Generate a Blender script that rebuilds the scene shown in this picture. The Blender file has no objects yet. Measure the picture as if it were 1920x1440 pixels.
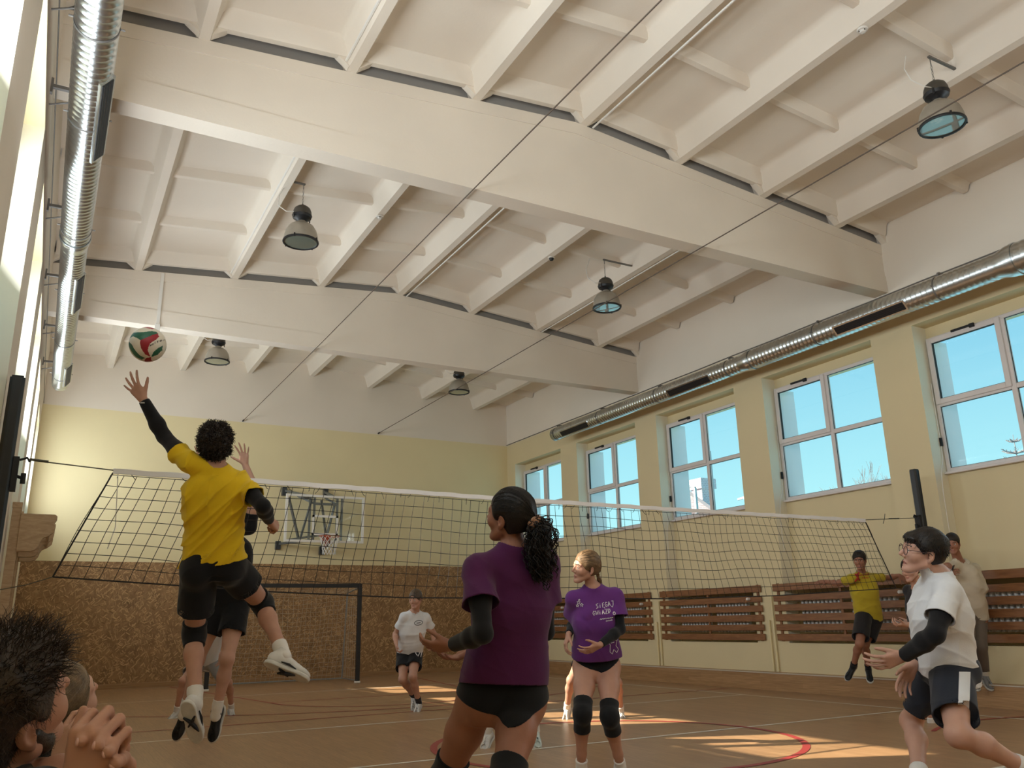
import bpy, bmesh, math, random
import numpy as np
from mathutils import Vector, Matrix
from mathutils.bvhtree import BVHTree

scene = bpy.context.scene
COL = scene.collection

# ------------------------------------------------------------------ camera
FPX = 1559.45                      # focal length in pixels of the 1920x1440 frame
YAW, PITCH, ROLL = 0.508549612, 0.279037251, 0.0211935280
CAM = np.array([0.0, 0.0, 1.15])
_f = np.array([math.sin(YAW)*math.cos(PITCH), math.cos(YAW)*math.cos(PITCH), math.sin(PITCH)])
_r = np.array([math.cos(YAW), -math.sin(YAW), 0.0])
_d = np.cross(_f, _r)
_c, _s = math.cos(ROLL), math.sin(ROLL)
CR, CD, CF = _c*_r + _s*_d, -_s*_r + _c*_d, _f
cam_data = bpy.data.cameras.new('camera')
cam_data.sensor_fit = 'HORIZONTAL'
cam_data.sensor_width = 36.0
cam_data.lens = FPX/1920*36
cam_data.clip_start = 0.05
cam_data.clip_end = 500
cam = bpy.data.objects.new('camera', cam_data)
COL.objects.link(cam)
cam.matrix_world = Matrix(((CR[0], -CD[0], -CF[0], CAM[0]), (CR[1], -CD[1], -CF[1], CAM[1]),
                           (CR[2], -CD[2], -CF[2], CAM[2]), (0, 0, 0, 1)))
scene.camera = cam

# ------------------------------------------------------------------ sky, sun, daylight at the windows, exposure
world = bpy.data.worlds.new('sky')
scene.world = world
world.use_nodes = True
nt = world.node_tree
bg = nt.nodes['Background']
tc = nt.nodes.new('ShaderNodeTexCoord')
sx = nt.nodes.new('ShaderNodeSeparateXYZ')
rampn = nt.nodes.new('ShaderNodeValToRGB')
nt.links.new(tc.outputs['Generated'], sx.inputs[0])
nt.links.new(sx.outputs['Z'], rampn.inputs[0])
cr = rampn.color_ramp
cr.elements[0].position = 0.10; cr.elements[0].color = (0.40, 0.79, 0.84, 1)
cr.elements[1].position = 0.60; cr.elements[1].color = (0.12, 0.36, 0.62, 1)
e = cr.elements.new(0.30); e.color = (0.215, 0.54, 0.71, 1)
nt.links.new(rampn.outputs[0], bg.inputs[0])
bg.inputs[1].default_value = 1.3

sun_d = bpy.data.lights.new('sun', 'SUN')
sun_d.energy = 17
sun_d.angle = math.radians(0.55)
sun_d.color = (1.0, 0.86, 0.66)
sun = bpy.data.objects.new('sun', sun_d)
COL.objects.link(sun)
SUN_DIR = Vector((1.0, -0.46, -0.65)).normalized()
sun.rotation_euler = SUN_DIR.to_track_quat('-Z', 'Y').to_euler()

WIN_Y = [18.30, 15.26, 12.22, 9.19, 6.15, 3.10, 0.05, -3.0]      # window centres along both long walls
XL, XR, YF, YN = -0.42, 10.89, 19.90, -5.4                       # wall planes
def day_light(x, y, direction, energy, colour=(0.90, 0.96, 1.0), tilt=0.55):
    l = bpy.data.lights.new('daylight', 'AREA')
    l.shape = 'RECTANGLE'; l.size = 1.7; l.size_y = 1.7; l.energy = energy; l.color = colour
    o = bpy.data.objects.new('daylight', l); COL.objects.link(o)
    o.location = (x, y, 4.08)
    o.rotation_euler = Vector((direction, 0, tilt)).to_track_quat('-Z', 'Z').to_euler()
for y, en, ti in zip(WIN_Y, (72, 125, 100, 78, 84, 160, 170, 150), (0.5, 0.6, 0.8, 0.85, 0.85, 0.75, 0.75, 0.75)):
    day_light(XL-0.28, y+0.15, 1, en, tilt=ti)
for y in WIN_Y[5:]:
    day_light(XR+0.28, y, -1, 45, (0.88, 0.95, 1.0), 0.2)

scene.view_settings.view_transform = 'Standard'
scene.view_settings.look = 'None'
scene.view_settings.gamma = 1.0
scene.view_settings.use_curve_mapping = False
scene.view_settings.exposure = 0.0
scene.cycles.use_denoising = True
scene.cycles.max_bounces = 8
scene.cycles.diffuse_bounces = 5
scene.cycles.glossy_bounces = 4
scene.cycles.transmission_bounces = 6
scene.cycles.transparent_max_bounces = 12
scene.cycles.sample_clamp_indirect = 8.0
scene.cycles.caustics_reflective = False
scene.cycles.caustics_refractive = False

# ------------------------------------------------------------------ small helpers
V = lambda *a: np.array(a, float)
def unit(v):
    v = np.asarray(v, float); return v/np.linalg.norm(v)
def P(u, v, d):
    """the point seen at pixel (u, v) at distance d in front of the camera"""
    return CAM + d*((u-960)/FPX*CR + (v-720)/FPX*CD + CF)
def depth_of(p): return float((np.asarray(p)-CAM) @ CF)
def J(a, u, v, L, s=0):
    """the end of a bone of length L from joint a whose far end is seen at (u, v); s = +1 points away, -1 towards us"""
    r = (u-960)/FPX*CR + (v-720)/FPX*CD + CF
    o = CAM - a
    A, B, Cc = r@r, 2*r@o, o@o - L*L
    D = B*B - 4*A*Cc
    t = -B/(2*A) if D <= 0 else (-B + s*math.sqrt(D))/(2*A)
    q = CAM + t*r
    return a + unit(q-a)*L if D <= 0 else q

MATS = {}
def mat(name, col, rough=0.6, metal=0.0, spec=0.5, bump=0.0, bscale=60.0, var=0.0, vscale=4.0, coat=0.0):
    if name in MATS: return MATS[name]
    m = bpy.data.materials.new(name); m.use_nodes = True
    n, l = m.node_tree.nodes, m.node_tree.links
    b = n['Principled BSDF']
    b.inputs['Base Color'].default_value = (*col, 1)
    b.inputs['Roughness'].default_value = rough
    b.inputs['Metallic'].default_value = metal
    b.inputs['Specular IOR Level'].default_value = spec
    b.inputs['Coat Weight'].default_value = coat
    if var > 0 or bump > 0:
        t = n.new('ShaderNodeTexCoord')
    if var > 0:
        z = n.new('ShaderNodeTexNoise'); z.inputs['Scale'].default_value = vscale; z.inputs['Detail'].default_value = 5
        l.new(t.outputs['Object'], z.inputs['Vector'])
        r = n.new('ShaderNodeValToRGB')
        r.color_ramp.elements[0].position = 0.3; r.color_ramp.elements[1].position = 0.7
        r.color_ramp.elements[0].color = (*[c*(1-var) for c in col], 1)
        r.color_ramp.elements[1].color = (*[min(1, c*(1+var)) for c in col], 1)
        l.new(z.outputs[0], r.inputs[0]); l.new(r.outputs[0], b.inputs['Base Color'])
    if bump > 0:
        z = n.new('ShaderNodeTexNoise'); z.inputs['Scale'].default_value = bscale; z.inputs['Detail'].default_value = 4
        l.new(t.outputs['Object'], z.inputs['Vector'])
        p = n.new('ShaderNodeBump'); p.inputs['Strength'].default_value = bump; p.inputs['Distance'].default_value = 0.01
        l.new(z.outputs[0], p.inputs['Height']); l.new(p.outputs[0], b.inputs['Normal'])
    MATS[name] = m
    return m

def tag(o, label=None, cat=None, group=None, kind=None):
    if label: o['label'] = label
    if cat: o['category'] = cat
    if group: o['group'] = group
    if kind: o['kind'] = kind
    return o
def empty(name, loc, label=None, cat=None, group=None, kind=None):
    o = bpy.data.objects.new(name, None); COL.objects.link(o); o.location = loc; o.empty_display_size = 0.1
    return tag(o, label, cat, group, kind)
def link_mesh(name, me, parent=None, mats=()):
    for m in mats: me.materials.append(m)
    o = bpy.data.objects.new(name, me); COL.objects.link(o)
    if parent is not None:
        o.parent = parent
        o.matrix_parent_inverse = Matrix.Translation(parent_world(parent)).inverted()
    return o
def parent_world(o):
    v = Vector(o.location)
    while o.parent is not None:
        v = v + (o.matrix_parent_inverse @ Vector((0, 0, 0))); o = o.parent; v = v + Vector(o.location)
    return v
def copy_tree(o, parent=None):
    c = o.copy(); COL.objects.link(c)
    if parent is not None: c.parent = parent
    for ch in list(o.children): copy_tree(ch, c)
    return c

class MB:
    """collects boxes, tubes, lathes and prisms into one mesh"""
    def __init__(self): self.v = []; self.f = []; self.m = []; self.smooth = []
    def add(self, vs, fs, mi=0, sm=False):
        o = len(self.v)
        self.v.extend([tuple(map(float, p)) for p in vs])
        for q in fs:
            self.f.append([i+o for i in q]); self.m.append(mi); self.smooth.append(sm)
    def box(self, a, b, mi=0):
        (x0, y0, z0), (x1, y1, z1) = a, b
        x0, x1 = min(x0, x1), max(x0, x1); y0, y1 = min(y0, y1), max(y0, y1); z0, z1 = min(z0, z1), max(z0, z1)
        self.add([(x0,y0,z0),(x1,y0,z0),(x1,y1,z0),(x0,y1,z0),(x0,y0,z1),(x1,y0,z1),(x1,y1,z1),(x0,y1,z1)],
                 [(3,2,1,0),(4,5,6,7),(0,1,5,4),(1,2,6,5),(2,3,7,6),(3,0,4,7)], mi)
    def beam(self, a, b, w, h, up=(0,0,1), mi=0):
        """a box from a to b, w wide and h tall"""
        a, b = V(*a), V(*b); t = unit(b-a); u = V(*up)
        s = np.cross(t, u); s = unit(s) if np.linalg.norm(s) > 1e-6 else V(1,0,0)
        u = np.cross(s, t)
        vs = []
        for q in (a, b):
            for i, j in ((-1,-1),(1,-1),(1,1),(-1,1)): vs.append(q + s*w/2*i + u*h/2*j)
        self.add(vs, [(0,1,2,3),(7,6,5,4),(0,4,5,1),(1,5,6,2),(2,6,7,3),(3,7,4,0)], mi)
    def tube(self, pts, r, n=8, mi=0, caps=True, closed=False):
        pts = [V(*p) for p in pts]; k = len(pts)
        rs = r if hasattr(r, '__len__') else [r]*k
        prev = None; vs = []
        for i, p in enumerate(pts):
            if closed: t = pts[(i+1) % k]-pts[i-1]
            else: t = pts[min(i+1, k-1)]-pts[max(i-1, 0)]
            t = unit(t) if np.linalg.norm(t) > 1e-9 else V(0,0,1)
            if prev is None:
                a = V(0,0,1) if abs(t[2]) < 0.9 else V(1,0,0)
                prev = unit(np.cross(t, a))
            s = prev - t*(prev@t)
            s = unit(s) if np.linalg.norm(s) > 1e-6 else unit(np.cross(t, V(0.3,0.5,0.8)))
            prev = s; w = np.cross(t, s)
            for j in range(n):
                an = 2*math.pi*j/n
                vs.append(p + rs[i]*(math.cos(an)*s + math.sin(an)*w))
        fs = []
        for i in range(k if closed else k-1):
            for j in range(n):
                a0, a1 = i*n+j, i*n+(j+1) % n
                b0, b1 = ((i+1) % k)*n+j, ((i+1) % k)*n+(j+1) % n
                fs.append((a0, a1, b1, b0))
        if caps and not closed:
            fs.append(tuple(range(n-1, -1, -1))); fs.append(tuple(range((k-1)*n, k*n)))
        self.add(vs, fs, mi, True)
    def lathe(self, prof, c=(0,0,0), n=32, mi=0, axis=(0,0,1)):
        """prof: (radius, height) pairs turned about an axis through c"""
        ax = unit(axis); a = V(1,0,0) if abs(ax[0]) < 0.9 else V(0,1,0)
        s = unit(np.cross(ax, a)); w = np.cross(ax, s); c = V(*c)
        vs = []; fs = []
        for r, h in prof:
            for j in range(n):
                an = 2*math.pi*j/n
                vs.append(c + ax*h + r*(math.cos(an)*s + math.sin(an)*w))
        for i in range(len(prof)-1):
            for j in range(n):
                fs.append((i*n+j, i*n+(j+1) % n, (i+1)*n+(j+1) % n, (i+1)*n+j))
        self.add(vs, fs, mi, True)
    def prism(self, poly, a, ex, ey, ez, mi=0):
        """poly (x, y) drawn on ex, ey at a and pushed along the vector ez"""
        a, ex, ey, ez = V(*a), V(*ex), V(*ey), V(*ez)
        n = len(poly)
        vs = [a + ex*x + ey*y for x, y in poly] + [a + ex*x + ey*y + ez for x, y in poly]
        fs = [tuple(range(n-1, -1, -1)), tuple(range(n, 2*n))]
        for i in range(n): fs.append((i, (i+1) % n, n+(i+1) % n, n+i))
        self.add(vs, fs, mi)
    def build(self, name, mats, parent=None, autosmooth=None, recalc=True):
        me = bpy.data.meshes.new(name)
        base = V(*parent_world(parent)) if parent is not None else V(0,0,0)
        me.from_pydata(self.v, [], self.f)
        mats = mats if isinstance(mats, (list, tuple)) else [mats]
        for m in mats: me.materials.append(m)
        me.polygons.foreach_set('material_index', self.m)
        me.polygons.foreach_set('use_smooth', self.smooth)
        if recalc:
            bm = bmesh.new(); bm.from_mesh(me); bmesh.ops.recalc_face_normals(bm, faces=bm.faces); bm.to_mesh(me); bm.free()
        if any(self.smooth):
            me.set_sharp_from_angle(angle=math.radians(42))
        me.update()
        return link_mesh(name, me, parent)
def struct(mb, name, mats, label=None):
    o = mb.build(name, mats); o['kind'] = 'structure'
    if label: o['label'] = label
    return o
def bevel(o, w=0.004, seg=2):
    m = o.modifiers.new('bevel', 'BEVEL'); m.width = w; m.segments = seg; m.limit_method = 'ANGLE'
    return o
rng = random.Random(7)
# ------------------------------------------------------------------ materials of the hall
M_white = mat('ceiling_paint', (0.80, 0.72, 0.62), 0.85, bump=0.12, bscale=35, var=0.03, vscale=1.2)
M_wallwhite = mat('upper_wall_paint', (0.80, 0.72, 0.62), 0.85, bump=0.08, bscale=30, var=0.02, vscale=1.0)
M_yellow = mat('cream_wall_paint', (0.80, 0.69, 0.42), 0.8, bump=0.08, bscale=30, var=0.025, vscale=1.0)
M_yellow_shaded = mat('cream_wall_paint_shaded', (0.72, 0.61, 0.38), 0.8, bump=0.08, bscale=30, var=0.025, vscale=1.0)  # same cream paint, darkened because this wall gets less light
M_grey_mortar = mat('grey_mortar', (0.33, 0.31, 0.29), 0.9)
M_frame = mat('window_frame_pvc', (0.72, 0.66, 0.64), 0.45)
M_extwhite = mat('outside_render', (0.86, 0.86, 0.88), 0.8)
M_black = mat('black_metal', (0.012, 0.012, 0.014), 0.45)
M_blackmatt = mat('black_matt', (0.010, 0.010, 0.012), 0.7)
M_whiteplastic = mat('white_plastic', (0.78, 0.75, 0.70), 0.5)
M_steel = mat('grey_steel', (0.30, 0.31, 0.32), 0.4, metal=0.6)
M_galv = mat('galvanised_sheet', (0.62, 0.66, 0.68), 0.27, metal=1.0, var=0.10, vscale=9)
M_zinc = mat('zinc_bracket', (0.22, 0.21, 0.20), 0.5, metal=0.7)
M_pine = None

def wood(name, c1, c2, scale=(1, 1, 1), rough=0.5, ring=9.0, knots=True):
    m = bpy.data.materials.new(name); m.use_nodes = True
    n, l = m.node_tree.nodes, m.node_tree.links
    b = n['Principled BSDF']; b.inputs['Roughness'].default_value = rough
    t = n.new('ShaderNodeTexCoord'); mp = n.new('ShaderNodeMapping'); mp.inputs['Scale'].default_value = scale
    l.new(t.outputs['Object'], mp.inputs[0])
    z = n.new('ShaderNodeTexNoise'); z.inputs['Scale'].default_value = ring; z.inputs['Detail'].default_value = 6
    z.inputs['Distortion'].default_value = 0.8
    l.new(mp.outputs[0], z.inputs['Vector'])
    r = n.new('ShaderNodeValToRGB')
    r.color_ramp.elements[0].position = 0.32; r.color_ramp.elements[0].color = (*c1, 1)
    r.color_ramp.elements[1].position = 0.68; r.color_ramp.elements[1].color = (*c2, 1)
    l.new(z.outputs[0], r.inputs[0])
    out = r.outputs[0]
    if knots:
        v = n.new('ShaderNodeTexVoronoi'); v.inputs['Scale'].default_value = 3.2
        l.new(t.outputs['Object'], v.inputs['Vector'])
        k = n.new('ShaderNodeValToRGB')
        k.color_ramp.elements[0].position = 0.035; k.color_ramp.elements[0].color = (0.42, 0.30, 0.25, 1)
        k.color_ramp.elements[1].position = 0.075; k.color_ramp.elements[1].color = (1, 1, 1, 1)
        l.new(v.outputs['Distance'], k.inputs[0])
        mx = n.new('ShaderNodeMixRGB'); mx.blend_type = 'MULTIPLY'; mx.inputs[0].default_value = 1
        l.new(out, mx.inputs[1]); l.new(k.outputs[0], mx.inputs[2]); out = mx.outputs[0]
    l.new(out, b.inputs['Base Color'])
    return m
M_pine = wood('pine_plank', (0.185, 0.072, 0.026), (0.285, 0.125, 0.048), (6, 0.55, 6), 0.45, 7)
M_birch = wood('birch_plywood', (0.40, 0.27, 0.16), (0.52, 0.37, 0.235), (2, 2, 9), 0.5, 5, False)
M_birchedge = mat('plywood_edge', (0.27, 0.19, 0.12), 0.6)

def floor_material(name, c1, c2, c3, along_y=True, rough=0.33):
    m = bpy.data.materials.new(name); m.use_nodes = True
    n, l = m.node_tree.nodes, m.node_tree.links
    b = n['Principled BSDF']; b.inputs['Roughness'].default_value = rough; b.inputs['Specular IOR Level'].default_value = 0.42
    t = n.new('ShaderNodeTexCoord'); mp = n.new('ShaderNodeMapping')
    if along_y: mp.inputs['Rotation'].default_value = (0, 0, math.pi/2)
    l.new(t.outputs['Object'], mp.inputs[0])
    br = n.new('ShaderNodeTexBrick')
    br.inputs['Scale'].default_value = 1.0; br.inputs['Brick Width'].default_value = 0.62; br.inputs['Row Height'].default_value = 0.085
    br.inputs['Mortar Size'].default_value = 0.0012; br.inputs['Mortar Smooth'].default_value = 0.4; br.offset = 0.37
    br.inputs['Color1'].default_value = (*c1, 1); br.inputs['Color2'].default_value = (*c2, 1); br.inputs['Mortar'].default_value = (*c3, 1)
    l.new(mp.outputs[0], br.inputs['Vector'])
    m2 = n.new('ShaderNodeMapping'); m2.inputs['Scale'].default_value = (1.6, 26, 1); l.new(mp.outputs[0], m2.inputs[0])
    z = n.new('ShaderNodeTexNoise'); z.inputs['Scale'].default_value = 2.2; z.inputs['Detail'].default_value = 6
    l.new(m2.outputs[0], z.inputs['Vector'])
    r = n.new('ShaderNodeValToRGB')
    r.color_ramp.elements[0].position = 0.3; r.color_ramp.elements[0].color = (0.80, 0.78, 0.76, 1)
    r.color_ramp.elements[1].position = 0.72; r.color_ramp.elements[1].color = (1.12, 1.12, 1.12, 1)
    l.new(z.outputs[0], r.inputs[0])
    mx = n.new('ShaderNodeMixRGB'); mx.blend_type = 'MULTIPLY'; mx.inputs[0].default_value = 1
    l.new(br.outputs['Color'], mx.inputs[1]); l.new(r.outputs[0], mx.inputs[2]); l.new(mx.outputs[0], b.inputs['Base Color'])
    return m
M_floor = floor_material('sports_floor', (0.365, 0.215, 0.112), (0.425, 0.258, 0.138), (0.22, 0.125, 0.062))
M_step = floor_material('step_covering', (0.36, 0.205, 0.095), (0.43, 0.255, 0.125), (0.27, 0.15, 0.07), True, 0.4)
_nt = M_step.node_tree
for _n in _nt.nodes:
    if _n.type == 'TEX_BRICK': _n.inputs['Brick Width'].default_value = 0.9; _n.inputs['Row Height'].default_value = 0.07
    if _n.type == 'MAPPING' and abs(_n.inputs['Rotation'].default_value[2]) > 1: _n.inputs['Rotation'].default_value = (-math.pi/2, -math.pi/2, 0)

def osb_material():
    m = bpy.data.materials.new('flake_board'); m.use_nodes = True
    n, l = m.node_tree.nodes, m.node_tree.links
    b = n['Principled BSDF']; b.inputs['Roughness'].default_value = 0.5
    t = n.new('ShaderNodeTexCoord')
    z = n.new('ShaderNodeTexNoise'); z.inputs['Scale'].default_value = 5; z.inputs['Detail'].default_value = 8; z.inputs['Roughness'].default_value = 0.7
    l.new(t.outputs['Object'], z.inputs['Vector'])
    r = n.new('ShaderNodeValToRGB')
    r.color_ramp.elements[0].position = 0.3; r.color_ramp.elements[0].color = (0.185, 0.097, 0.038, 1)
    r.color_ramp.elements[1].position = 0.7; r.color_ramp.elements[1].color = (0.39, 0.22, 0.095, 1)
    l.new(z.outputs[0], r.inputs[0]); out = r.outputs[0]
    for k, (a, sc) in enumerate(((0.3, 7.2), (1.15, 8.0), (2.0, 6.6), (2.6, 7.6), (1.6, 8.6), (0.8, 7.0))):
        mp = n.new('ShaderNodeMapping'); mp.inputs['Rotation'].default_value = (0, a, 0)
        mp.inputs['Location'].default_value = (k*3.1, 0, k*1.7)
        m3 = n.new('ShaderNodeMapping'); m3.inputs['Scale'].default_value = (1, 0.02, 5.2)
        l.new(t.outputs['Object'], mp.inputs[0]); l.new(mp.outputs[0], m3.inputs[0])
        v = n.new('ShaderNodeTexVoronoi'); v.inputs['Scale'].default_value = sc
        l.new(m3.outputs[0], v.inputs['Vector'])
        sp = n.new('ShaderNodeSeparateColor'); l.new(v.outputs['Color'], sp.inputs[0])
        g = n.new('ShaderNodeMath'); g.operation = 'GREATER_THAN'; g.inputs[1].default_value = 0.66; l.new(sp.outputs[0], g.inputs[0])
        d = n.new('ShaderNodeMath'); d.operation = 'LESS_THAN'; d.inputs[1].default_value = 0.40; l.new(v.outputs['Distance'], d.inputs[0])
        w = n.new('ShaderNodeMath'); w.operation = 'MULTIPLY'; l.new(g.outputs[0], w.inputs[0]); l.new(d.outputs[0], w.inputs[1])
        cr_ = n.new('ShaderNodeValToRGB')
        cr_.color_ramp.elements[0].color = (0.20, 0.105, 0.04, 1); cr_.color_ramp.elements[1].color = (0.58, 0.36, 0.17, 1)
        l.new(sp.outputs[1], cr_.inputs[0])
        mx = n.new('ShaderNodeMixRGB'); l.new(w.outputs[0], mx.inputs[0]); l.new(out, mx.inputs[1]); l.new(cr_.outputs[0], mx.inputs[2])
        out = mx.outputs[0]
    l.new(out, b.inputs['Base Color'])
    return m
M_osb = osb_material()

# ------------------------------------------------------------------ the shell
XG_R, XG_L = 11.19, -0.72           # glass planes
XO_R, XO_L = 11.50, -1.03           # outer faces
OPEN = 1.16                         # half width of a window opening
SILL_NICHE, SILL, HEAD = 0.73, 3.06, 5.27
def zr(x): return 7.20 - 0.088*abs(x-5.24)          # underside of the ceiling ribs

mb = MB(); mb.box((XL-0.62, YN-0.2, -0.12), (XR+0.62, YF+0.2, 0.0)); struct(mb, 'floor', M_floor)

def long_wall(name, x_in, x_glass, x_out, shift=0.0, OPEN=OPEN):
    mb = MB()
    edges = []
    for c in sorted(WIN_Y): edges.append((c+shift-OPEN, c+shift+OPEN))
    y0 = YN-0.2
    for a, b in edges + [(YF+0.2, None)]:
        mb.box((x_in, y0, 0), (x_out, a, 5.85), 0)
        if b is None: break
        mb.box((x_in, a, 0), (x_out, b, SILL_NICHE), 0)
        mb.box((x_in, a, HEAD), (x_out, b, 5.85), 0)
        mb.box((x_glass-0.02*(1 if x_out > x_in else -1), a, SILL_NICHE), (x_out, b, SILL), 0)
        mb.box((x_glass+0.02*(1 if x_out > x_in else -1), a, HEAD-0.17), (x_out, b, HEAD), 0)
        y0 = b
    mb.box((x_in, YN-0.2, 5.85), (x_out, YF+0.2, 7.6), 1)
    o = struct(mb, name, [M_yellow if name == 'wall_left' else M_yellow_shaded, M_wallwhite, mat('reveal_skylit', (0.82, 0.77, 0.63), 0.8)])  # skylight on the upper reveals is put into their paler colour
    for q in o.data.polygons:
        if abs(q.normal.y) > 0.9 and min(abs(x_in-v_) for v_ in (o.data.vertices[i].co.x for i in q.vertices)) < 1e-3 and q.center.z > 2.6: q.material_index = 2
    if name == 'wall_left':          # this wall is painted white on its piers, cream in the window niches
        for q in o.data.polygons:
            if q.normal.x > 0.9 and abs(q.center.x-x_in) < 1e-3: q.material_index = 1
    return o
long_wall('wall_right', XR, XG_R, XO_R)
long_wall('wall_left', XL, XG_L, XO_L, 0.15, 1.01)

mb = MB()
mb.box((XL-0.6, YF, 0), (XR+0.6, YF+0.25, 5.85), 0); mb.box((XL-0.6, YF, 5.85), (XR+0.6, YF+0.25, 7.8), 1)
struct(mb, 'wall_far', [M_yellow, M_wallwhite])
mb = MB()
mb.box((XL-0.6, YN-0.25, 0), (XR+0.6, YN, 5.85), 0); mb.box((XL-0.6, YN-0.25, 5.85), (XR+0.6, YN, 7.8), 1)
struct(mb, 'wall_near', [M_yellow, M_wallwhite])

mb = MB(); mb.box((XL, YF-0.035, 0.10), (XR, YF, 2.56)); struct(mb, 'trim_1', M_osb, 'brown flake board cladding along the bottom of the far wall')
mb = MB(); mb.box((XL, YF-0.05, 0.0), (XR, YF, 0.10)); struct(mb, 'baseboard_far', M_step)
M_nosing = mat('step_nosing', (0.55, 0.48, 0.40), 0.5)
for nm, x0, x1 in (('right', 10.60, XR), ('left', XL, -0.16)):
    mb = MB(); mb.box((x0, YN, 0), (x1, YF-0.06, 0.27), 0)
    xe = x0 if nm == 'right' else x1
    mb.box((xe-0.012, YN, 0.262), (xe+0.012, YF-0.06, 0.278), 1)
    struct(mb, 'trim_%d' % (2 if nm == 'right' else 3), [M_step, M_nosing], 'low wood clad step along the wall ' + ('with the plank screens' if nm == 'right' else 'with the wall bars'))

# court lines: thin painted strips
M_lwhite = mat('white_court_line', (0.74, 0.70, 0.62), 0.45)
M_lred = mat('red_court_line', (0.32, 0.035, 0.035), 0.45)
def strip(mb, x0, y0, x1, y1, w=0.05, z=0.002):
    a, b = V(x0, y0, 0), V(x1, y1, 0); t = unit(b-a); s = V(-t[1], t[0], 0)*w/2; zz = V(0, 0, z)
    mb.add([a-s+zz, b-s+zz, b+s+zz, a+s+zz], [(0, 1, 2, 3)])
def arc(mb, cx, cy, r, a0, a1, w=0.05, z=0.0035, n=64):
    vs, fs = [], []
    for i in range(n+1):
        a = a0+(a1-a0)*i/n
        for q in (r-w/2, r+w/2): vs.append((cx+q*math.cos(a), cy+q*math.sin(a), z))
        if i: k = 2*i; fs.append((k-2, k-1, k+1, k))
    mb.add(vs, fs)
mb = MB()
for x in (0.72, 9.72): strip(mb, x, -1.7, x, 16.3)
for y in (-1.7, 4.3, 7.32, 10.3, 16.0): strip(mb, 0.72, y, 9.72, y)
strip(mb, 9.72, 7.32, 10.5, 7.38)
struct(mb, 'floor_lines', M_lwhite)
mb = MB()
arc(mb, 5.12, 7.25, 1.78, 0, 2*math.pi, 0.07)
strip(mb, 0.1, 11.35, 10.4, 11.35, 0.045, 0.003)
arc(mb, 5.2, 17.9, 6.0, math.radians(188), math.radians(352), 0.05)
arc(mb, 5.2, 14.2, 1.8, math.pi, 2*math.pi, 0.05)
strip(mb, 3.4, 14.2, 7.0, 14.2, 0.05); strip(mb, 3.4, 14.2, 2.6, 19.6, 0.05); strip(mb, 7.0, 14.2, 7.8, 19.6, 0.05)
arc(mb, 9.2, 4.0, 2.2, math.radians(20), math.radians(120), 0.05)
struct(mb, 'floor_lines', M_lred)

# ------------------------------------------------------------------ ceiling: ribbed panels on three girders
RIBS = [0.80+1.517*i for i in range(7)]
BEAMS = [1.42, 7.72, 14.02]
mb = MB()
prof = [(XL-0.3, 0.30)]
for x in RIBS:
    prof += [(x-0.21, 0.30), (x-0.165, 0.285), (x-0.135, 0.25), (x-0.062, 0.012), (x-0.052, 0.0),
             (x+0.052, 0.0), (x+0.062, 0.012), (x+0.135, 0.25), (x+0.165, 0.285), (x+0.21, 0.30)]
prof += [(5.24, 0.30)] if False else []
prof.append((XR+0.3, 0.30))
vs, fs = [], []
for y in (YN, YF):
    for x, h in prof: vs.append((x, y, zr(x)+h))
for y in (YN, YF):
    for x, h in ((XL-0.3, 0.6), (XR+0.3, 0.6)): vs.append((x, y, 7.75))
n = len(prof)
for i in range(n-1): fs.append((i, i+1, n+i+1, n+i))
fs.append((2*n, 2*n+2, 2*n+3, 2*n+1))
mb.add(vs, fs, 0, True)
xs = [XL] + RIBS + [XR]
bays = [(YN, BEAMS[0]), (BEAMS[0], BEAMS[1]), (BEAMS[1], BEAMS[2]), (BEAMS[2], YF)]
for y0, y1 in bays:
    for i in range(len(xs)-1):
        a = xs[i]+(0.02 if i == 0 else 0.08); b = xs[i+1]-(0.02 if i == len(xs)-2 else 0.08)
        # slim rounded cross ribs
        for k in range(1, 4):
            yc = y0+(y1-y0)*k/4
            p = []
            for dy, dz in ((-0.11, 0.31), (-0.075, 0.275), (-0.05, 0.20), (-0.035, 0.185), (0.035, 0.185), (0.05, 0.20), (0.075, 0.275), (0.11, 0.31)):
                p.append((dy, dz))
            q = [(a, yc+dy, zr(a)+dz) for dy, dz in p] + [(b, yc+dy, zr(b)+dz) for dy, dz in p]
            mb.add(q, [(j, j+1, 8+j+1, 8+j) for j in range(7)], 0, True)
        # end rib beside each girder, an open slot above the girder's edge
        for ye, s in ((y0, 1), (y1, -1)):
            if ye in (YN, YF): continue
            p = [(0.15, 0.31), (0.15, 0.115), (0.165, 0.10), (0.235, 0.10), (0.255, 0.12), (0.29, 0.27), (0.34, 0.31)]
            ch = 0.10
            q = [(a, ye+s*dy, zr(a)+dz) for dy, dz in p] + [(b, ye+s*dy, zr(b)+dz) for dy, dz in p]
            mb.add(q, [(j, j+1, 7+j+1, 7+j) for j in range(6)], 0, False)
            # chamfered corners of the slot
            for xx, sg in ((a, 1), (b, -1)):
                mb.prism([(0, 0.0), (0.0, 0.14), (0.16*sg, 0.14), (0.13*sg, 0.10)], (xx-0.02*sg, ye+s*0.135, zr(xx)), (1, 0, 0), (0, 0, 1), (0, s*0.09, 0))
struct(mb, 'ceiling', M_white)

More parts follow.
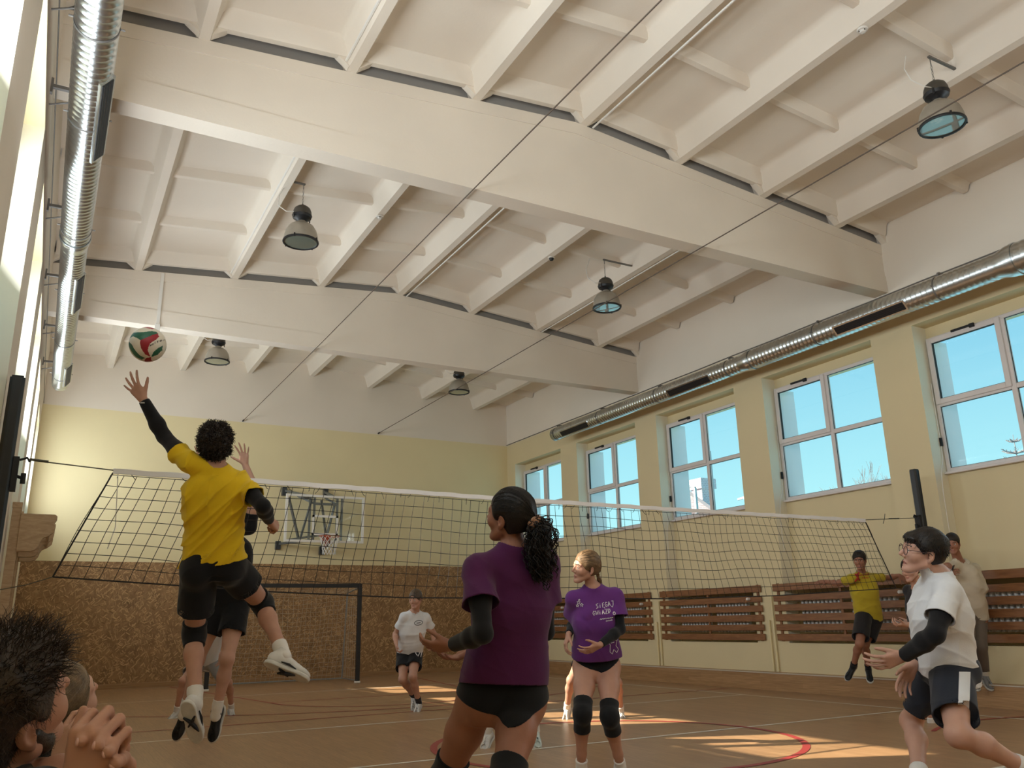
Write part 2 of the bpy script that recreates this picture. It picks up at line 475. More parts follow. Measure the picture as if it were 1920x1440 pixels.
def girder(y, nm):
    mb = MB()
    def pr(zb, top, hw, x0=XL+0.0, x1=XR-0.0):
        if top: poly = [(x0, zr(x0)-zb), (x1, zr(x1)-zb), (x1, zr(x1)), (5.24, zr(5.24)), (x0, zr(x0))]
        mb.prism(poly, (0, y-hw, 0), (1, 0, 0), (0, 0, 1), (0, 2*hw, 0))
    # bottom flange, web, top flange
    mb.box((XL, y-0.125, 5.90), (XR, y+0.125, 6.17))
    mb.prism([(XL, 6.17), (XR, 6.17), (XR, zr(XR)-0.16), (5.24, zr(5.24)-0.16), (XL, zr(XL)-0.16)], (0, y-0.113, 0), (1, 0, 0), (0, 0, 1), (0, 0.226, 0))
    mb.prism([(XL, zr(XL)-0.16), (5.24, zr(5.24)-0.16), (XR, zr(XR)-0.16), (XR, zr(XR)), (5.24, zr(5.24)), (XL, zr(XL))], (0, y-0.125, 0), (1, 0, 0), (0, 0, 1), (0, 0.25, 0))
    mb.prism([(XL, zr(XL)), (5.24, zr(5.24)), (XR, zr(XR)), (XR, zr(XR)+0.34), (5.24, zr(5.24)+0.34), (XL, zr(XL)+0.34)], (0, y-0.06, 0), (1, 0, 0), (0, 0, 1), (0, 0.12, 0), 1)
    o = struct(mb, 'beam', [M_white, M_grey_mortar], nm)
    return o
girder(BEAMS[0], 'white concrete roof girder nearest the camera')
girder(BEAMS[1], 'big white concrete girder across the middle of the ceiling')
girder(BEAMS[2], 'white concrete girder nearer the far wall')
mb = MB(); mb.box((XL-0.62, YN-0.3, 7.72), (XR+0.62, YF+0.3, 7.95)); struct(mb, 'roof_slab', M_grey_mortar)

# ------------------------------------------------------------------ windows
M_glass = bpy.data.materials.new('window_glass'); M_glass.use_nodes = True
_n, _l = M_glass.node_tree.nodes, M_glass.node_tree.links
_n.remove(_n['Principled BSDF'])
_tr = _n.new('ShaderNodeBsdfTransparent'); _tr.inputs[0].default_value = (0.95, 0.97, 0.97, 1)
_gl = _n.new('ShaderNodeBsdfGlossy'); _gl.inputs['Roughness'].default_value = 0.03
_mx = _n.new('ShaderNodeMixShader')
_mx.inputs[0].default_value = 0.05; _l.new(_tr.outputs[0], _mx.inputs[1]); _l.new(_gl.outputs[0], _mx.inputs[2])
_l.new(_mx.outputs[0], _n['Material Output'].inputs[0])
M_gasket = mat('black_gasket', (0.02, 0.02, 0.02), 0.7)

def window(idx, y, x, side, OPEN=OPEN):
    """x = glass plane; side = +1 on the right wall (the room lies towards -x), -1 on the left"""
    s = -side                       # towards the room
    hw = OPEN-0.01; z0, z1, zm = SILL+0.02, HEAD-0.18, 4.07
    t = 0.055
    mb = MB()
    f0, f1 = x-0.035*s, x+0.035*s
    mb.box((f0, y-hw, z0), (f1, y-hw+t, z1)); mb.box((f0, y+hw-t, z0), (f1, y+hw, z1))
    mb.box((f0, y-hw+t, z0), (f1, y+hw-t, z0+t)); mb.box((f0, y-hw+t, z1-t), (f1, y+hw-t, z1))
    mb.box((f0, y-0.035, z0+t), (f1, y+0.035, z1-t))
    mb.box((f0, y-hw+t, zm-0.035), (f1, y-0.035, zm+0.035)); mb.box((f0, y+0.035, zm-0.035), (f1, y+hw-t, zm+0.035))
    fr = mb.build('window_frame', M_frame)
    fr.name = 'window_%d' % idx; fr['kind'] = 'structure'
    bevel(fr, 0.006, 1)
    # opening sash, upper pane furthest from the hall's entrance end
    mb = MB(); q0, q1 = x+0.03*s, x+0.062*s
    ya, yb, za, zb = y+0.015, y+hw-0.02, zm+0.0, z1-0.02
    w = 0.075
    mb.box((q0, ya, za), (q1, ya+w, zb)); mb.box((q0, yb-w, za), (q1, yb, zb))
    mb.box((q0, ya+w, za), (q1, yb-w, za+w)); mb.box((q0, ya+w, zb-w), (q1, yb-w, zb))
    sash = mb.build('sash', M_frame, fr); bevel(sash, 0.006, 1)
    mb = MB()
    mb.box((x+0.062*s, y+0.55-0.16, z1-0.035), (x+0.085*s, y+0.55+0.16, z1-0.005))
    mb.box((x+0.062*s, y+0.36, z1-0.055), (x+0.09*s, y+0.43, z1+0.0))
    mb.build('opener', M_blackmatt, sash)
    mb = MB()
    for yy0, yy1, zz0, zz1 in ((y-hw+t, y-0.035, z0+t, zm-0.035), (y+0.035, y+hw-t, z0+t, zm-0.035), (y-hw+t, y-0.035, zm+0.035, z1-t), (ya+w, yb-w, za+w, zb-w)):
        for a, b in (((yy0, zz0), (yy1, zz0+0.008)), ((yy0, zz1-0.008), (yy1, zz1)), ((yy0, zz0), (yy0+0.008, zz1)), ((yy1-0.008, zz0), (yy1, zz1))):
            mb.box((x-0.005, a[0], a[1]), (x+0.012*s+(0.03*s if yy0 == ya+w else 0), b[0], b[1]))
    mb.build('gasket', M_gasket, fr)
    mb = MB(); mb.add([(x, y-hw+0.03, z0+0.03), (x, y+hw-0.03, z0+0.03), (x, y+hw-0.03, z1-0.03), (x, y-hw+0.03, z1-0.03)], [(0, 1, 2, 3)])
    mb.build('glass', M_glass, fr)
    mb = MB(); mb.box((x+0.03*s, y-hw, SILL-0.012), (x+0.10*s, y+hw, SILL+0.022)); si = mb.build('sill', M_frame, fr); bevel(si, 0.006, 1)
    # white rendered reveal outside
    xo = (XO_R if side > 0 else XO_L)
    mb = MB()
    for ye in (y-OPEN, y+OPEN): mb.box((x+0.05*side, ye-0.006, SILL), (xo+0.16*side, ye+0.006, HEAD-0.17))
    mb.build('outer_reveal', M_extwhite, fr)
    # chain motor cable hanging down the reveal
    mb = MB(); ye = y+OPEN-0.012
    mb.tube([(x+0.07*s, ye, 4.4), (x+0.07*s, ye, 3.5), (x+0.09*s, ye, 3.25), (x+0.20*s, ye-0.02, 3.06), (x+0.245*s, ye-0.03, 2.8), (x+0.22*s, ye-0.01, 2.2)], 0.006, 6)
    mb.build('cable', M_whiteplastic, fr)
    mb = MB(); mb.box((x+0.055*s, ye-0.02, 3.46), (x+0.085*s, ye+0.008, 3.58)); mb.build('handle', M_blackmatt, fr)
    return fr
k = 1
for y in WIN_Y: window(k, y, XG_R, 1); k += 1
for y in WIN_Y: window(k, y+0.15, XG_L, -1, 1.01); k += 1
# ------------------------------------------------------------------ ventilation ducts
def duct(side, x, z, segs, slots, brackets, label):
    """segs: (y_far, y_near, radius); slots: (y0, y1); the duct runs along y"""
    root = empty('ventilation_duct', (x, segs[0][0], z), label, 'duct')
    for k, (yf, yn, r) in enumerate(segs):
        mb = MB()
        prof = []
        L = yf-yn; n = int(L/0.082)
        if k == 0: prof += [(0.001, 0), (r-0.01, 0), (r, 0.012)]
        else:
            pr_ = segs[k-1][2]
            prof += [(pr_-0.004, -0.03), (pr_+0.002, 0.0), (r+0.003, 0.13), (r+0.003, 0.19), (r, 0.195)]
        for i in range(n+1):
            h = 0.2 + (L-0.2)*i/n
            prof += [(r, h-0.009), (r+0.0021, h-0.004), (r+0.0021, h+0.004), (r, h+0.009)]
        mb.lathe([(a, b) for a, b in prof], (x, yf, z), 40, 0, (0, -1, 0))
        mb.build('pipe', M_galv, root)
        # clamps where pieces join
        if k:
            mb = MB(); mb.lathe([(r+0.003, 0.20), (r+0.012, 0.20), (r+0.012, 0.24), (r+0.003, 0.24)], (x, yf, z), 40, 0, (0, -1, 0))
            mb.build('joint_band', M_galv, root)
    def rad(y):
        for yf, yn, r in segs:
            if yn <= y <= yf: return r
        return segs[-1][2]
    for y0, y1 in slots:
        # grille set in a flat collar on the side facing down into the hall
        a = math.radians(-38); r = rad((y0+y1)/2)
        nx, nz = -side*math.cos(a), math.sin(a)
        nrm, tan = V(nx, 0, nz), V(-nz, 0, nx)
        c0 = V(x, y0, z)+nrm*(r-0.016); c1 = V(x, y1, z)+nrm*(r-0.016)
        mb = MB(); mb.beam(c0, c1, 0.155, 0.035, nrm, 0)
        g = mb.build('grille_collar', M_galv, root)
        mb = MB(); mb.beam(c0+nrm*0.012+V(0, 0.03, 0)*np.sign(y1-y0), c1+nrm*0.012-V(0, 0.03, 0)*np.sign(y1-y0), 0.115, 0.02, nrm, 0)
        for i in range(4):
            o = tan*(-0.042+0.028*i)+nrm*0.022
            mb.beam(c0+o+V(0, 0.04, 0)*np.sign(y1-y0), c1+o-V(0, 0.04, 0)*np.sign(y1-y0), 0.006, 0.008, nrm, 0)
        mb.build('grille', M_black, g)
    xw = XR if side > 0 else XL
    for y in brackets:
        r = rad(y)
        mb = MB()
        mb.beam((xw, y, z+r+0.05), (x, y, z+r+0.05), 0.035, 0.03)
        mb.beam((x, y, z+r+0.05), (x, y, z+r-0.01), 0.02, 0.02, (1, 0, 0))
        mb.beam((xw-side*0.01, y, z+r+0.12), (xw-side*0.01, y, z+r-0.02), 0.045, 0.02, (1, 0, 0))
        if side < 0: mb.tube([(xw, y+0.12, z+r-0.06), (x-0.3*r, y+0.02, z+r*0.9)], 0.008, 6)
        mb.lathe([(r+0.001, -0.010), (r+0.004, -0.010), (r+0.004, 0.010), (r+0.001, 0.010)], (x, y, z), 40, 0, (0, 1, 0))
        for sg in (-1, 1): mb.tube([(x-side*0.0+sg*(r+0.0), y, z), (x+sg*(r+0.035), y, z)], 0.008, 6)
        mb.build('bracket', M_zinc, root)
    return root
duct(1, 10.30, 5.42, [(16.44, 10.15, 0.150), (10.15, 5.55, 0.170), (5.55, YN+0.1, 0.205)],
     [(16.0, 14.85), (12.1, 10.9), (8.1, 6.85)], [16.3, 14.5, 12.5, 10.5, 8.5, 6.4],
     'long galvanised spiral duct with black grilles above the sky-filled windows')
duct(-1, -0.115, 5.42, [(16.40, 10.0, 0.138), (10.0, 5.2, 0.152), (5.2, YN+0.1, 0.17)],
     [(16.1, 14.9), (12.1, 10.8), (7.75, 6.45)], [15.7, 13.7, 11.6, 9.55, 7.2, 5.9],
     'shiny galvanised spiral duct with black grilles above the wall bars')

# thin cables clipped along both long walls at the edge of the white paint
for nm, x, lab in (('r', XR-0.02, 'thin grey cable clipped along the wall above the sky-filled windows'),
                   ('l', XL+0.02, 'thin dark cable clipped along the wall above the shiny duct and wall bars')):
    mb = MB(); mb.tube([(x, YF-0.02, 5.87)] + [(x, y, 5.87+0.004*math.sin(y*3)) for y in np.arange(18, -5, -1.0)], 0.010 if nm == 'r' else 0.006, 6)
    tag(mb.build('wall_cable', M_zinc), lab, 'cable')

# ------------------------------------------------------------------ high-bay lamps
M_capdark = mat('lamp_ballast', (0.085, 0.075, 0.062), 0.5, metal=0.3)
M_bell = mat('lamp_bell', (0.40, 0.36, 0.30), 0.42, metal=0.45, var=0.06, vscale=8)
M_lens = bpy.data.materials.new('lamp_lens'); M_lens.use_nodes = True
_b = M_lens.node_tree.nodes['Principled BSDF']; _b.inputs['Base Color'].default_value = (0.15, 0.18, 0.15, 1); _b.inputs['Roughness'].default_value = 0.04
_b.inputs['Specular IOR Level'].default_value = 1.0; _b.inputs['Coat Weight'].default_value = 1.0; _b.inputs['Coat Roughness'].default_value = 0.02
def lamp(x, y, zrim, label, tilt=(0, 0)):
    root = empty('high_bay_lamp', (x, y, zrim), label, 'lamp', 'bell shaped ceiling lamps')
    mb = MB()
    mb.lathe([(0.226, 0.0), (0.228, 0.03), (0.222, 0.09), (0.203, 0.16), (0.165, 0.225), (0.115, 0.262), (0.062, 0.278), (0.055, 0.30), (0.055, 0.315)], (x, y, zrim), 40)
    mb.build('reflector', M_bell, root)
    mb = MB(); mb.lathe([(0.216, 0.002), (0.216, -0.012), (0.236, -0.012), (0.240, 0.0), (0.236, 0.014), (0.225, 0.014)], (x, y, zrim), 40)
    for a in (0.6, 2.3, 4.1, 5.5):
        mb.beam((x+0.235*math.cos(a), y+0.235*math.sin(a), zrim-0.018), (x+0.235*math.cos(a), y+0.235*math.sin(a), zrim+0.03), 0.018, 0.014, (1, 0, 0))
    mb.build('rim', M_black, root)
    mb = MB(); mb.lathe([(0.0, -0.004), (0.12, -0.004), (0.217, 0.0)], (x, y, zrim), 40); mb.build('lens', M_lens, root)
    mb = MB()
    mb.lathe([(0.054, 0.305), (0.075, 0.33), (0.122, 0.355), (0.132, 0.39)], (x, y, zrim), 32)
    for a in (0.4, 3.5): mb.beam((x+0.128*math.cos(a), y+0.128*math.sin(a), zrim+0.33), (x+0.128*math.cos(a), y+0.128*math.sin(a), zrim+0.40), 0.02, 0.012, (1, 0, 0))
    mb.build('neck', M_black, root)
    mb = MB(); mb.lathe([(0.134, 0.39), (0.128, 0.395), (0.122, 0.45), (0.105, 0.495), (0.07, 0.525), (0.0, 0.535)], (x, y, zrim), 32); mb.build('ballast_housing', M_capdark, root)
    zt = zr(x)-0.02
    mb = MB()
    mb.tube([(x, y, zrim+0.53), (x, y, zrim+0.57)], 0.012, 8)
    for k in range(int((zt-zrim-0.57)/0.035)):
        zc = zrim+0.585+0.035*k; dx, dy = (0.007, 0) if k % 2 else (0, 0.007)
        mb.tube([(x+dx, y+dy, zc+0.016), (x-dx, y-dy, zc+0.016), (x-dx, y-dy, zc-0.016), (x+dx, y+dy, zc-0.016)], 0.0028, 5, closed=True)
    mb.build('chain', M_zinc, root)
    xr_ = min(RIBS, key=lambda q: abs(q-x)); mb = MB(); mb.beam((x+0.02*np.sign(x-xr_), y, zt+0.06), (xr_, y, zt+0.06), 0.03, 0.02); mb.tube([(x, y, zt-0.02), (x, y, zt+0.065)], 0.006, 6); mb.build('hanger', M_zinc, root)
    mb = MB(); mb.tube([(x-0.10, y-0.03, zrim+0.42), (x-0.22, y-0.02, zrim+0.40), (x-0.31, y+0.06, zrim+0.50), (x-0.30, y+0.12, zrim+0.68), (x-0.20, y+0.14, zt+0.10)], 0.006, 6); mb.build('power_cable', M_whiteplastic, root)
    return root
lamp(2.53, 10.30, 6.13, 'grey bell lamp hanging in the middle bay above the flying ball')
lamp(7.72, 10.55, 6.15, 'grey bell lamp in the middle bay beside the dome camera')
lamp(7.86, 4.55, 6.15, 'largest grey bell lamp, in the ceiling bay before the big girder')
lamp(2.49, 16.2, 6.13, 'small grey bell lamp beyond the far girder, close to the flying ball')
lamp(7.72, 16.3, 6.14, 'small grey bell lamp beyond the far girder, near where the second wire ends')
lamp(2.53, 4.4, 6.13, 'grey bell lamp over the left spectators, above the frame') if False else None

# ------------------------------------------------------------------ detectors, camera, conduits, wires
def ceiling_disc(name, x, y, label, cat, dark=False):
    z = zr(x)
    root = empty(name, (x, y, z), label, cat)
    mb = MB(); mb.lathe([(0.0, 0.0), (0.055, 0.0), (0.058, -0.012), (0.052, -0.022), (0.0, -0.022)], (x, y, z), 24); mb.build('base', M_whiteplastic, root)
    mb = MB()
    if dark: mb.lathe([(0.040, -0.022), (0.040, -0.035), (0.028, -0.058), (0.0, -0.066)], (x, y, z), 24)
    else: mb.lathe([(0.034, -0.022), (0.036, -0.034), (0.026, -0.046), (0.0, -0.048)], (x, y, z), 24)
    mb.build('dome', M_black if dark else M_whiteplastic, root)
    if not dark:
        for a in (0.5, 2.6, 4.4):
            mb = MB(); mb.box((x+0.036*math.cos(a)-0.007, y+0.036*math.sin(a)-0.004, z-0.036), (x+0.036*math.cos(a)+0.007, y+0.036*math.sin(a)+0.004, z-0.026))
            mb.build('vent', M_black, root)
ceiling_disc('smoke_detector', 3.83, 10.85, 'white round smoke detector on a ceiling rib of the middle bay', 'smoke detector')
ceiling_disc('smoke_detector', 6.87, 4.62, 'white round smoke detector on a rib beside the largest bell lamp', 'smoke detector')
ceiling_disc('dome_camera', 6.90, 10.92, 'small dark dome camera under a rib of the middle bay', 'security camera', True)

def conduit(pts, label, r=0.013, m=None):
    mb = MB(); mb.tube(pts, r, 6); tag(mb.build('electrical_conduit', m or M_whiteplastic), label, 'conduit')
for x, y0, y1, lab in ((2.235, 7.87, 13.88, 'white conduit running along a rib beside the leftmost bell lamp'),
                       (2.225, 1.6, 7.56, 'white conduit along a rib before the big girder, beside the shiny duct'),
                       (5.47, 7.87, 13.88, 'thin white conduit along the ridge rib in the middle bay'),
                       (5.47, 1.6, 7.56, 'thin white conduit along the ridge rib above the big girder'),
                       (8.46, 7.87, 13.88, 'thin white conduit on a rib beside the greenish lamp')):
    if x in (2.235, 2.225): conduit([(x, y0, zr(x)+0.06), (x, y1, zr(x)+0.06)], lab, 0.016)
    else: conduit([(x, y0, zr(x)-0.012), (x, y1, zr(x)-0.012)], lab)
root = empty('cable_drop', (1.17, BEAMS[2]-0.14, 5.85), 'white flat cable drop with a hook on the far girder above the ball', 'cable')
mb = MB(); mb.beam((1.17, BEAMS[2]-0.135, zr(1.17)-0.02), (1.17, BEAMS[2]-0.135, 5.90), 0.05, 0.018, (0, 1, 0)); mb.build('conduit', M_whiteplastic, root)
mb = MB(); mb.box((1.13, BEAMS[2]-0.155, 5.74), (1.21, BEAMS[2]-0.115, 5.93)); b = mb.build('box', M_whiteplastic, root); bevel(b)
mb = MB(); mb.tube([(1.17, BEAMS[2]-0.135, 5.75), (1.18, BEAMS[2]-0.135, 5.70), (1.22, BEAMS[2]-0.135, 5.68), (1.25, BEAMS[2]-0.135, 5.72), (1.24, BEAMS[2]-0.135, 5.80)], 0.008, 6); mb.build('hook', M_whiteplastic, root)
M_wire = mat('dark_wire', (0.10, 0.07, 0.05), 0.6)
for x, lab in ((3.75, 'long dark wire under the girders, ending above the jumping players'), (7.13, 'long dark wire under the girders, passing before the largest bell lamp')):
    root = empty('tension_wire', (x, YF, 5.89), lab, 'wire')
    mb = MB(); mb.tube([(x, YF-0.06, 5.88), (x+0.02, 14.0, 5.872), (x+0.02, 7.7, 5.872), (x+0.03, 1.4, 5.872), (x, YN+0.05, 5.88)], 0.0075, 6); mb.build('cable', M_wire, root)
    mb = MB(); mb.tube([(x, YF, 5.88), (x, YF-0.10, 5.88)], 0.018, 8); mb.build('turnbuckle', M_blackmatt, root)

# ------------------------------------------------------------------ volleyball net and posts
M_netcord = mat('black_net_cord', (0.018, 0.015, 0.015), 0.8)
M_tape = mat('white_net_tape', (0.78, 0.75, 0.74), 0.7, var=0.05, vscale=3)
YNET = 7.30
def post(x, side, label):
    root = empty('volleyball_post', (x, YNET, 0.27 if side > 0 else 0.27), label, 'post')
    mb = MB(); w = 0.052
    mb.prism([(-w, -w*0.6), (-w*0.6, -w), (w*0.6, -w), (w, -w*0.6), (w, w*0.6), (w*0.6, w), (-w*0.6, w), (-w, w*0.6)], (x, YNET, 0.27), (1, 0, 0), (0, 1, 0), (0, 0, 2.79))
    for sx in (-1, 1): mb.box((x+sx*0.02-0.006, YNET-0.056, 0.3), (x+sx*0.02+0.006, YNET-0.05, 3.05))
    p = mb.build('pole', M_black, root)
    mb = MB(); mb.box((x-0.04, YNET-0.04, 3.06), (x+0.04, YNET+0.04, 3.075)); mb.build('end_cap', M_blackmatt, root)
    s = -side
    mb = MB(); mb.box((x+s*0.05, YNET-0.04, 2.18), (x+s*0.09, YNET+0.04, 2.44)); mb.tube([(x+s*0.07, YNET, 2.30), (x+s*0.13, YNET, 2.28)], 0.012, 8); mb.tube([(x+s*0.13, YNET, 2.32), (x+s*0.13, YNET, 2.24)], 0.018, 8)
    mb.build('slider', M_blackmatt, root)
    mb = MB(); mb.tube([(x+s*0.09, YNET, 2.42), (x+s*0.14, YNET, 2.44), (x+s*0.16, YNET, 2.41)], 0.01, 6); mb.build('hook', M_blackmatt, root)
    mb = MB(); mb.box((x-0.07, YNET-0.09, 0.27), (x+0.07, YNET+0.09, 0.285)); mb.build('base_plate', M_blackmatt, root)
post(-0.345, -1, 'black volleyball post at the net end beside the wall bars')
post(10.36 + 0.06, 1, 'black volleyball post at the net end beside the plank screens')

net = empty('volleyball_net', (4.8, YNET, 1.4), 'black mesh volleyball net with white top tape stretched across the hall', 'net')
TOPX, TOPZ = [0.40, 1.70, 2.84, 3.80, 6.08, 9.27], [2.385, 2.372, 2.36, 2.345, 2.335, 2.335]
BOTX, BOTZ = [0.07, 1.67, 2.91, 5.92, 7.50, 9.69], [1.55, 1.44, 1.385, 1.36, 1.385, 1.475]
def top_pt(s):
    x = 0.40 + (9.27-0.40)*s; return V(x, YNET, np.interp(x, TOPX, TOPZ))
def bot_pt(s):
    x = 0.07 + (9.69-0.07)*s; return V(x, YNET, np.interp(x, BOTX, BOTZ))
NU, NV = 92, 9
_ph = [rng.uniform(0, 6.28) for _ in range(8)]
def net_pt(s, t):
    """s along the net, t from the tape (0) to the lower cord (1)"""
    a, b = top_pt(s), bot_pt(s)
    p = a+(b-a)*t
    w = math.sin(math.pi*t)
    p = p + V(0.012*math.sin(s*71+_ph[0]+t*3)+0.008*math.sin(s*33+_ph[1]-5*t), 0.03*math.sin(s*40+_ph[2])+0.02*math.sin(s*17+t*4+_ph[3]),
              0.009*math.sin(s*55+_ph[4]+2*t)+0.008*math.sin(s*23+_ph[5]))*w
    return p
mb = MB()
for i in range(NU+1):
    s = i/NU
    mb.tube([net_pt(s, 0.045+0.955*j/18) for j in range(19)], 0.0026, 4, caps=False)
for j in range(1, NV):
    mb.tube([net_pt(i/NU, 0.045+0.955*j/NV) for i in range(NU+1)], 0.0026, 4, caps=False)
mb.tube([net_pt(i/NU, 0.045) for i in range(NU+1)], 0.0028, 4, caps=False)
mb.build('mesh', M_netcord, net, recalc=False)
mb = MB()
for i in range(0, NU, 1):
    if rng.random() < 0.55:
        p = net_pt((i+0.5)/NU, 0.03); q = rng.uniform(-0.05, 0.05)
        mb.tube([p, p+V(q*0.5, -0.01, -0.02-rng.random()*0.02), p+V(q, -0.012, -0.035-rng.random()*0.03)], 0.0026, 4)
mb.build('lacing', M_netcord, net)
mb = MB()
vs, fs = [], []
for i in range(NU+1):
    p = top_pt(i/NU)
    for dy, dz in ((-0.006, 0.014), (-0.008, -0.028), (0.008, -0.028), (0.006, 0.014)): vs.append(p+V(0, dy+0.004*math.sin(i*0.8), dz+0.003*math.sin(i*1.7)))
    if i:
        k = 4*i
        for j in range(4): fs.append((k-4+j, k-4+(j+1) % 4, k+(j+1) % 4, k+j))
fs += [(3, 2, 1, 0), (4*NU, 4*NU+1, 4*NU+2, 4*NU+3)]
mb.add(vs, fs); mb.build('top_tape', M_tape, net)
mb = MB(); mb.tube([bot_pt(i/NU) for i in range(NU+1)], 0.0065, 6)
mb.build('bottom_cord', M_netcord, net)
for s in (0, 1):
    mb = MB(); mb.tube([top_pt(s)+V(0, 0, -0.02), bot_pt(s)], 0.007, 6); mb.build('side_cord', M_netcord, net)
mb = MB(); mb.tube([top_pt(0.004)+V(0, -0.01, -0.02), top_pt(0.0)+V(0.06, -0.01, -0.45), top_pt(0.0)+V(0.02, -0.01, -0.62)], 0.004, 5)
mb.build('loose_cord', M_whiteplastic, net)
M_netcable = mat('net_cable', (0.09, 0.08, 0.06), 0.6)
mb = MB(); mb.tube([(-0.20, YNET, 2.425), top_pt(0)], 0.005, 6); mb.tube([top_pt(1), (10.27, YNET, 2.40)], 0.005, 6)
mb.tube([(-0.19, YNET, 2.43), (-0.06, YNET, 2.42)], 0.011, 6); mb.tube([(9.75, YNET, 2.37), (9.95, YNET, 2.38)], 0.010, 6); mb.tube([(9.62, YNET, 2.30), (9.66, YNET, 2.37), (9.68, YNET, 2.43)], 0.005, 5)
mb.build('top_cable', M_netcable, net)
mb = MB(); mb.tube([bot_pt(0), (-0.10, YNET, 1.49), (-0.34, YNET, 1.44)], 0.004, 6); mb.tube([bot_pt(1), (10.0, YNET, 1.42), (10.38, YNET, 1.36)], 0.004, 6)
mb.build('bottom_cable', M_netcable, net)

# ------------------------------------------------------------------ handball goal
goal = empty('handball_goal', (4.56, 17.85, 0), 'black framed handball goal with a pale net before the far wall', 'goal')
GX0, GX1, GY = 3.06, 6.10, 17.83
mb = MB(); mb.box((GX0-0.08, GY-0.04, 1.98-0.04), (GX1, GY+0.04, 1.98+0.04)); bevel(mb.build('crossbar', M_black, goal))
for x in (GX0-0.04, GX1-0.04):
    mb = MB(); mb.box((x-0.04, GY-0.04, 0.03), (x+0.04, GY+0.04, 1.94)); bevel(mb.build('goal_post', M_black, goal))
    mb = MB(); mb.box((x-0.05, GY-0.05, 0.0), (x+0.05, GY+0.05, 0.03)); mb.build('foot', M_whiteplastic, goal)
mb = MB()
for x in (GX0, GX1-0.04):
    mb.tube([(x, GY, 1.95), (x, GY+0.85, 1.95-0.1), (x, GY+1.05, 0.04), (x, GY, 0.04)], 0.018, 8)
mb.tube([(GX0, GY+1.05, 0.04), (GX1-0.04, GY+1.05, 0.04)], 0.018, 8)
mb.build('rear_frame', M_steel, goal)
M_goalnet = mat('pale_goal_net', (0.46, 0.38, 0.28), 0.8)
mb = MB()
def gn(s, t, sag=True):
    x = GX0-0.02 + (GX1-GX0)*s
    if t < 0.18: y, z = GY+0.05+0.45*(t/0.18), 1.93-0.05*(t/0.18)-0.14*math.sin(math.pi*s)*(t/0.18)
    else:
        u = (t-0.18)/0.82; y, z = GY+0.50+0.48*u, (1.88-0.14*math.sin(math.pi*s))*(1-u)+0.03*u
        y -= 0.14*math.sin(math.pi*u)*math.sin(math.pi*s)
    return V(x+0.012*math.sin(9*t+s*30), y+0.015*math.sin(s*25+t*7), z+0.008*math.sin(s*40))
for i in range(31): mb.tube([gn(i/30, j/24) for j in range(25)], 0.0035, 3, caps=False)
for j in range(1, 25): mb.tube([gn(i/30, j/24) for i in range(31)], 0.0035, 3, caps=False)
for x in (GX0, GX1-0.05):
    for k in range(11): 
        z = 0.1+1.8*k/10; mb.tube([(x, GY+0.04, z), (x, GY+0.5+0.45*(1-z/2), z)], 0.0035, 3, caps=False)
    for k in range(7):
        y = GY+0.06+0.14*k; mb.tube([(x, y, 0.03), (x, y, 1.9-0.1*k*0.5)], 0.0035, 3, caps=False)
mb.build('net', M_goalnet, goal, recalc=False)

# ------------------------------------------------------------------ basketball hoop on its wall frame
hoop = empty('basketball_hoop', (5.47, 18.6, 3.05), 'clear basketball backboard with orange rim and white net on grey wall struts', 'basketball hoop')
BX0, BX1, BZ0, BZ1, BY = 4.56, 6.38, 2.96, 4.02, 18.64
M_clear = M_glass
mb = MB(); mb.box((BX0, BY-0.006, BZ0), (BX1, BY+0.006, BZ1)); mb.build('backboard', M_clear, hoop)
M_bbwhite = mat('backboard_frame', (0.82, 0.80, 0.76), 0.5)
mb = MB(); w = 0.05
mb.box((BX0, BY-0.025, BZ0), (BX0+w, BY+0.02, BZ1)); mb.box((BX1-w, BY-0.025, BZ0), (BX1, BY+0.02, BZ1))
mb.box((BX0+w, BY-0.025, BZ0), (BX1-w, BY+0.02, BZ0+w)); mb.box((BX0+w, BY-0.025, BZ1-w), (BX1-w, BY+0.02, BZ1)); mb.build('board_frame', M_bbwhite, hoop)
mb = MB(); qx0, qx1, qz0, qz1 = 5.17, 5.77, 3.12, 3.57
for a, b in (((qx0, qz0), (qx0+w, qz1)), ((qx1-w, qz0), (qx1, qz1)), ((qx0, qz0), (qx1, qz0+w)), ((qx0, qz1-w), (qx1, qz1))): mb.box((a[0], BY-0.012, a[1]), (b[0], BY-0.007, b[1]))
mb.build('target_square', M_bbwhite, hoop)
M_rim = mat('orange_rim', (0.42, 0.075, 0.028), 0.5)
mb = MB(); rc_ = V(5.49, 18.31, 3.07)
mb.tube([rc_+V(0.23*math.cos(a), 0.23*math.sin(a), 0) for a in np.linspace(0, 2*math.pi, 40, endpoint=False)], 0.010, 8, closed=True)
mb.box((5.40, 18.52, 3.00), (5.58, BY, 3.10)); mb.beam((5.42, 18.5, 3.02), (5.42, 18.62, 2.94), 0.02, 0.03); mb.beam((5.56, 18.5, 3.02), (5.56, 18.62, 2.94), 0.02, 0.03)
mb.prism([(0.0, 0.0), (0.30, 0.0), (0.30, -0.20), (0.22, -0.20)], (5.485, 18.34, 3.06), (0, 1, 0), (0, 0, 1), (0.012, 0, 0))
mb.build('rim', M_rim, hoop)
M_hnet = mat('white_hoop_net', (0.80, 0.78, 0.76), 0.8)
mb = MB(); N = 12
for k in range(N):
    for sg in (-1, 1):
        pts = []
        for i in range(7):
            t = i/6; r = 0.225-0.095*math.sin(t*math.pi/2)+0.01*t; a = 2*math.pi*(k+sg*0.5*i)/N
            pts.append(rc_+V(r*math.cos(a), r*math.sin(a), -0.40*t))
        mb.tube(pts, 0.0055, 4, caps=False)
mb.build('net', M_hnet, hoop, recalc=False)
mb = MB()
W = YF-0.01
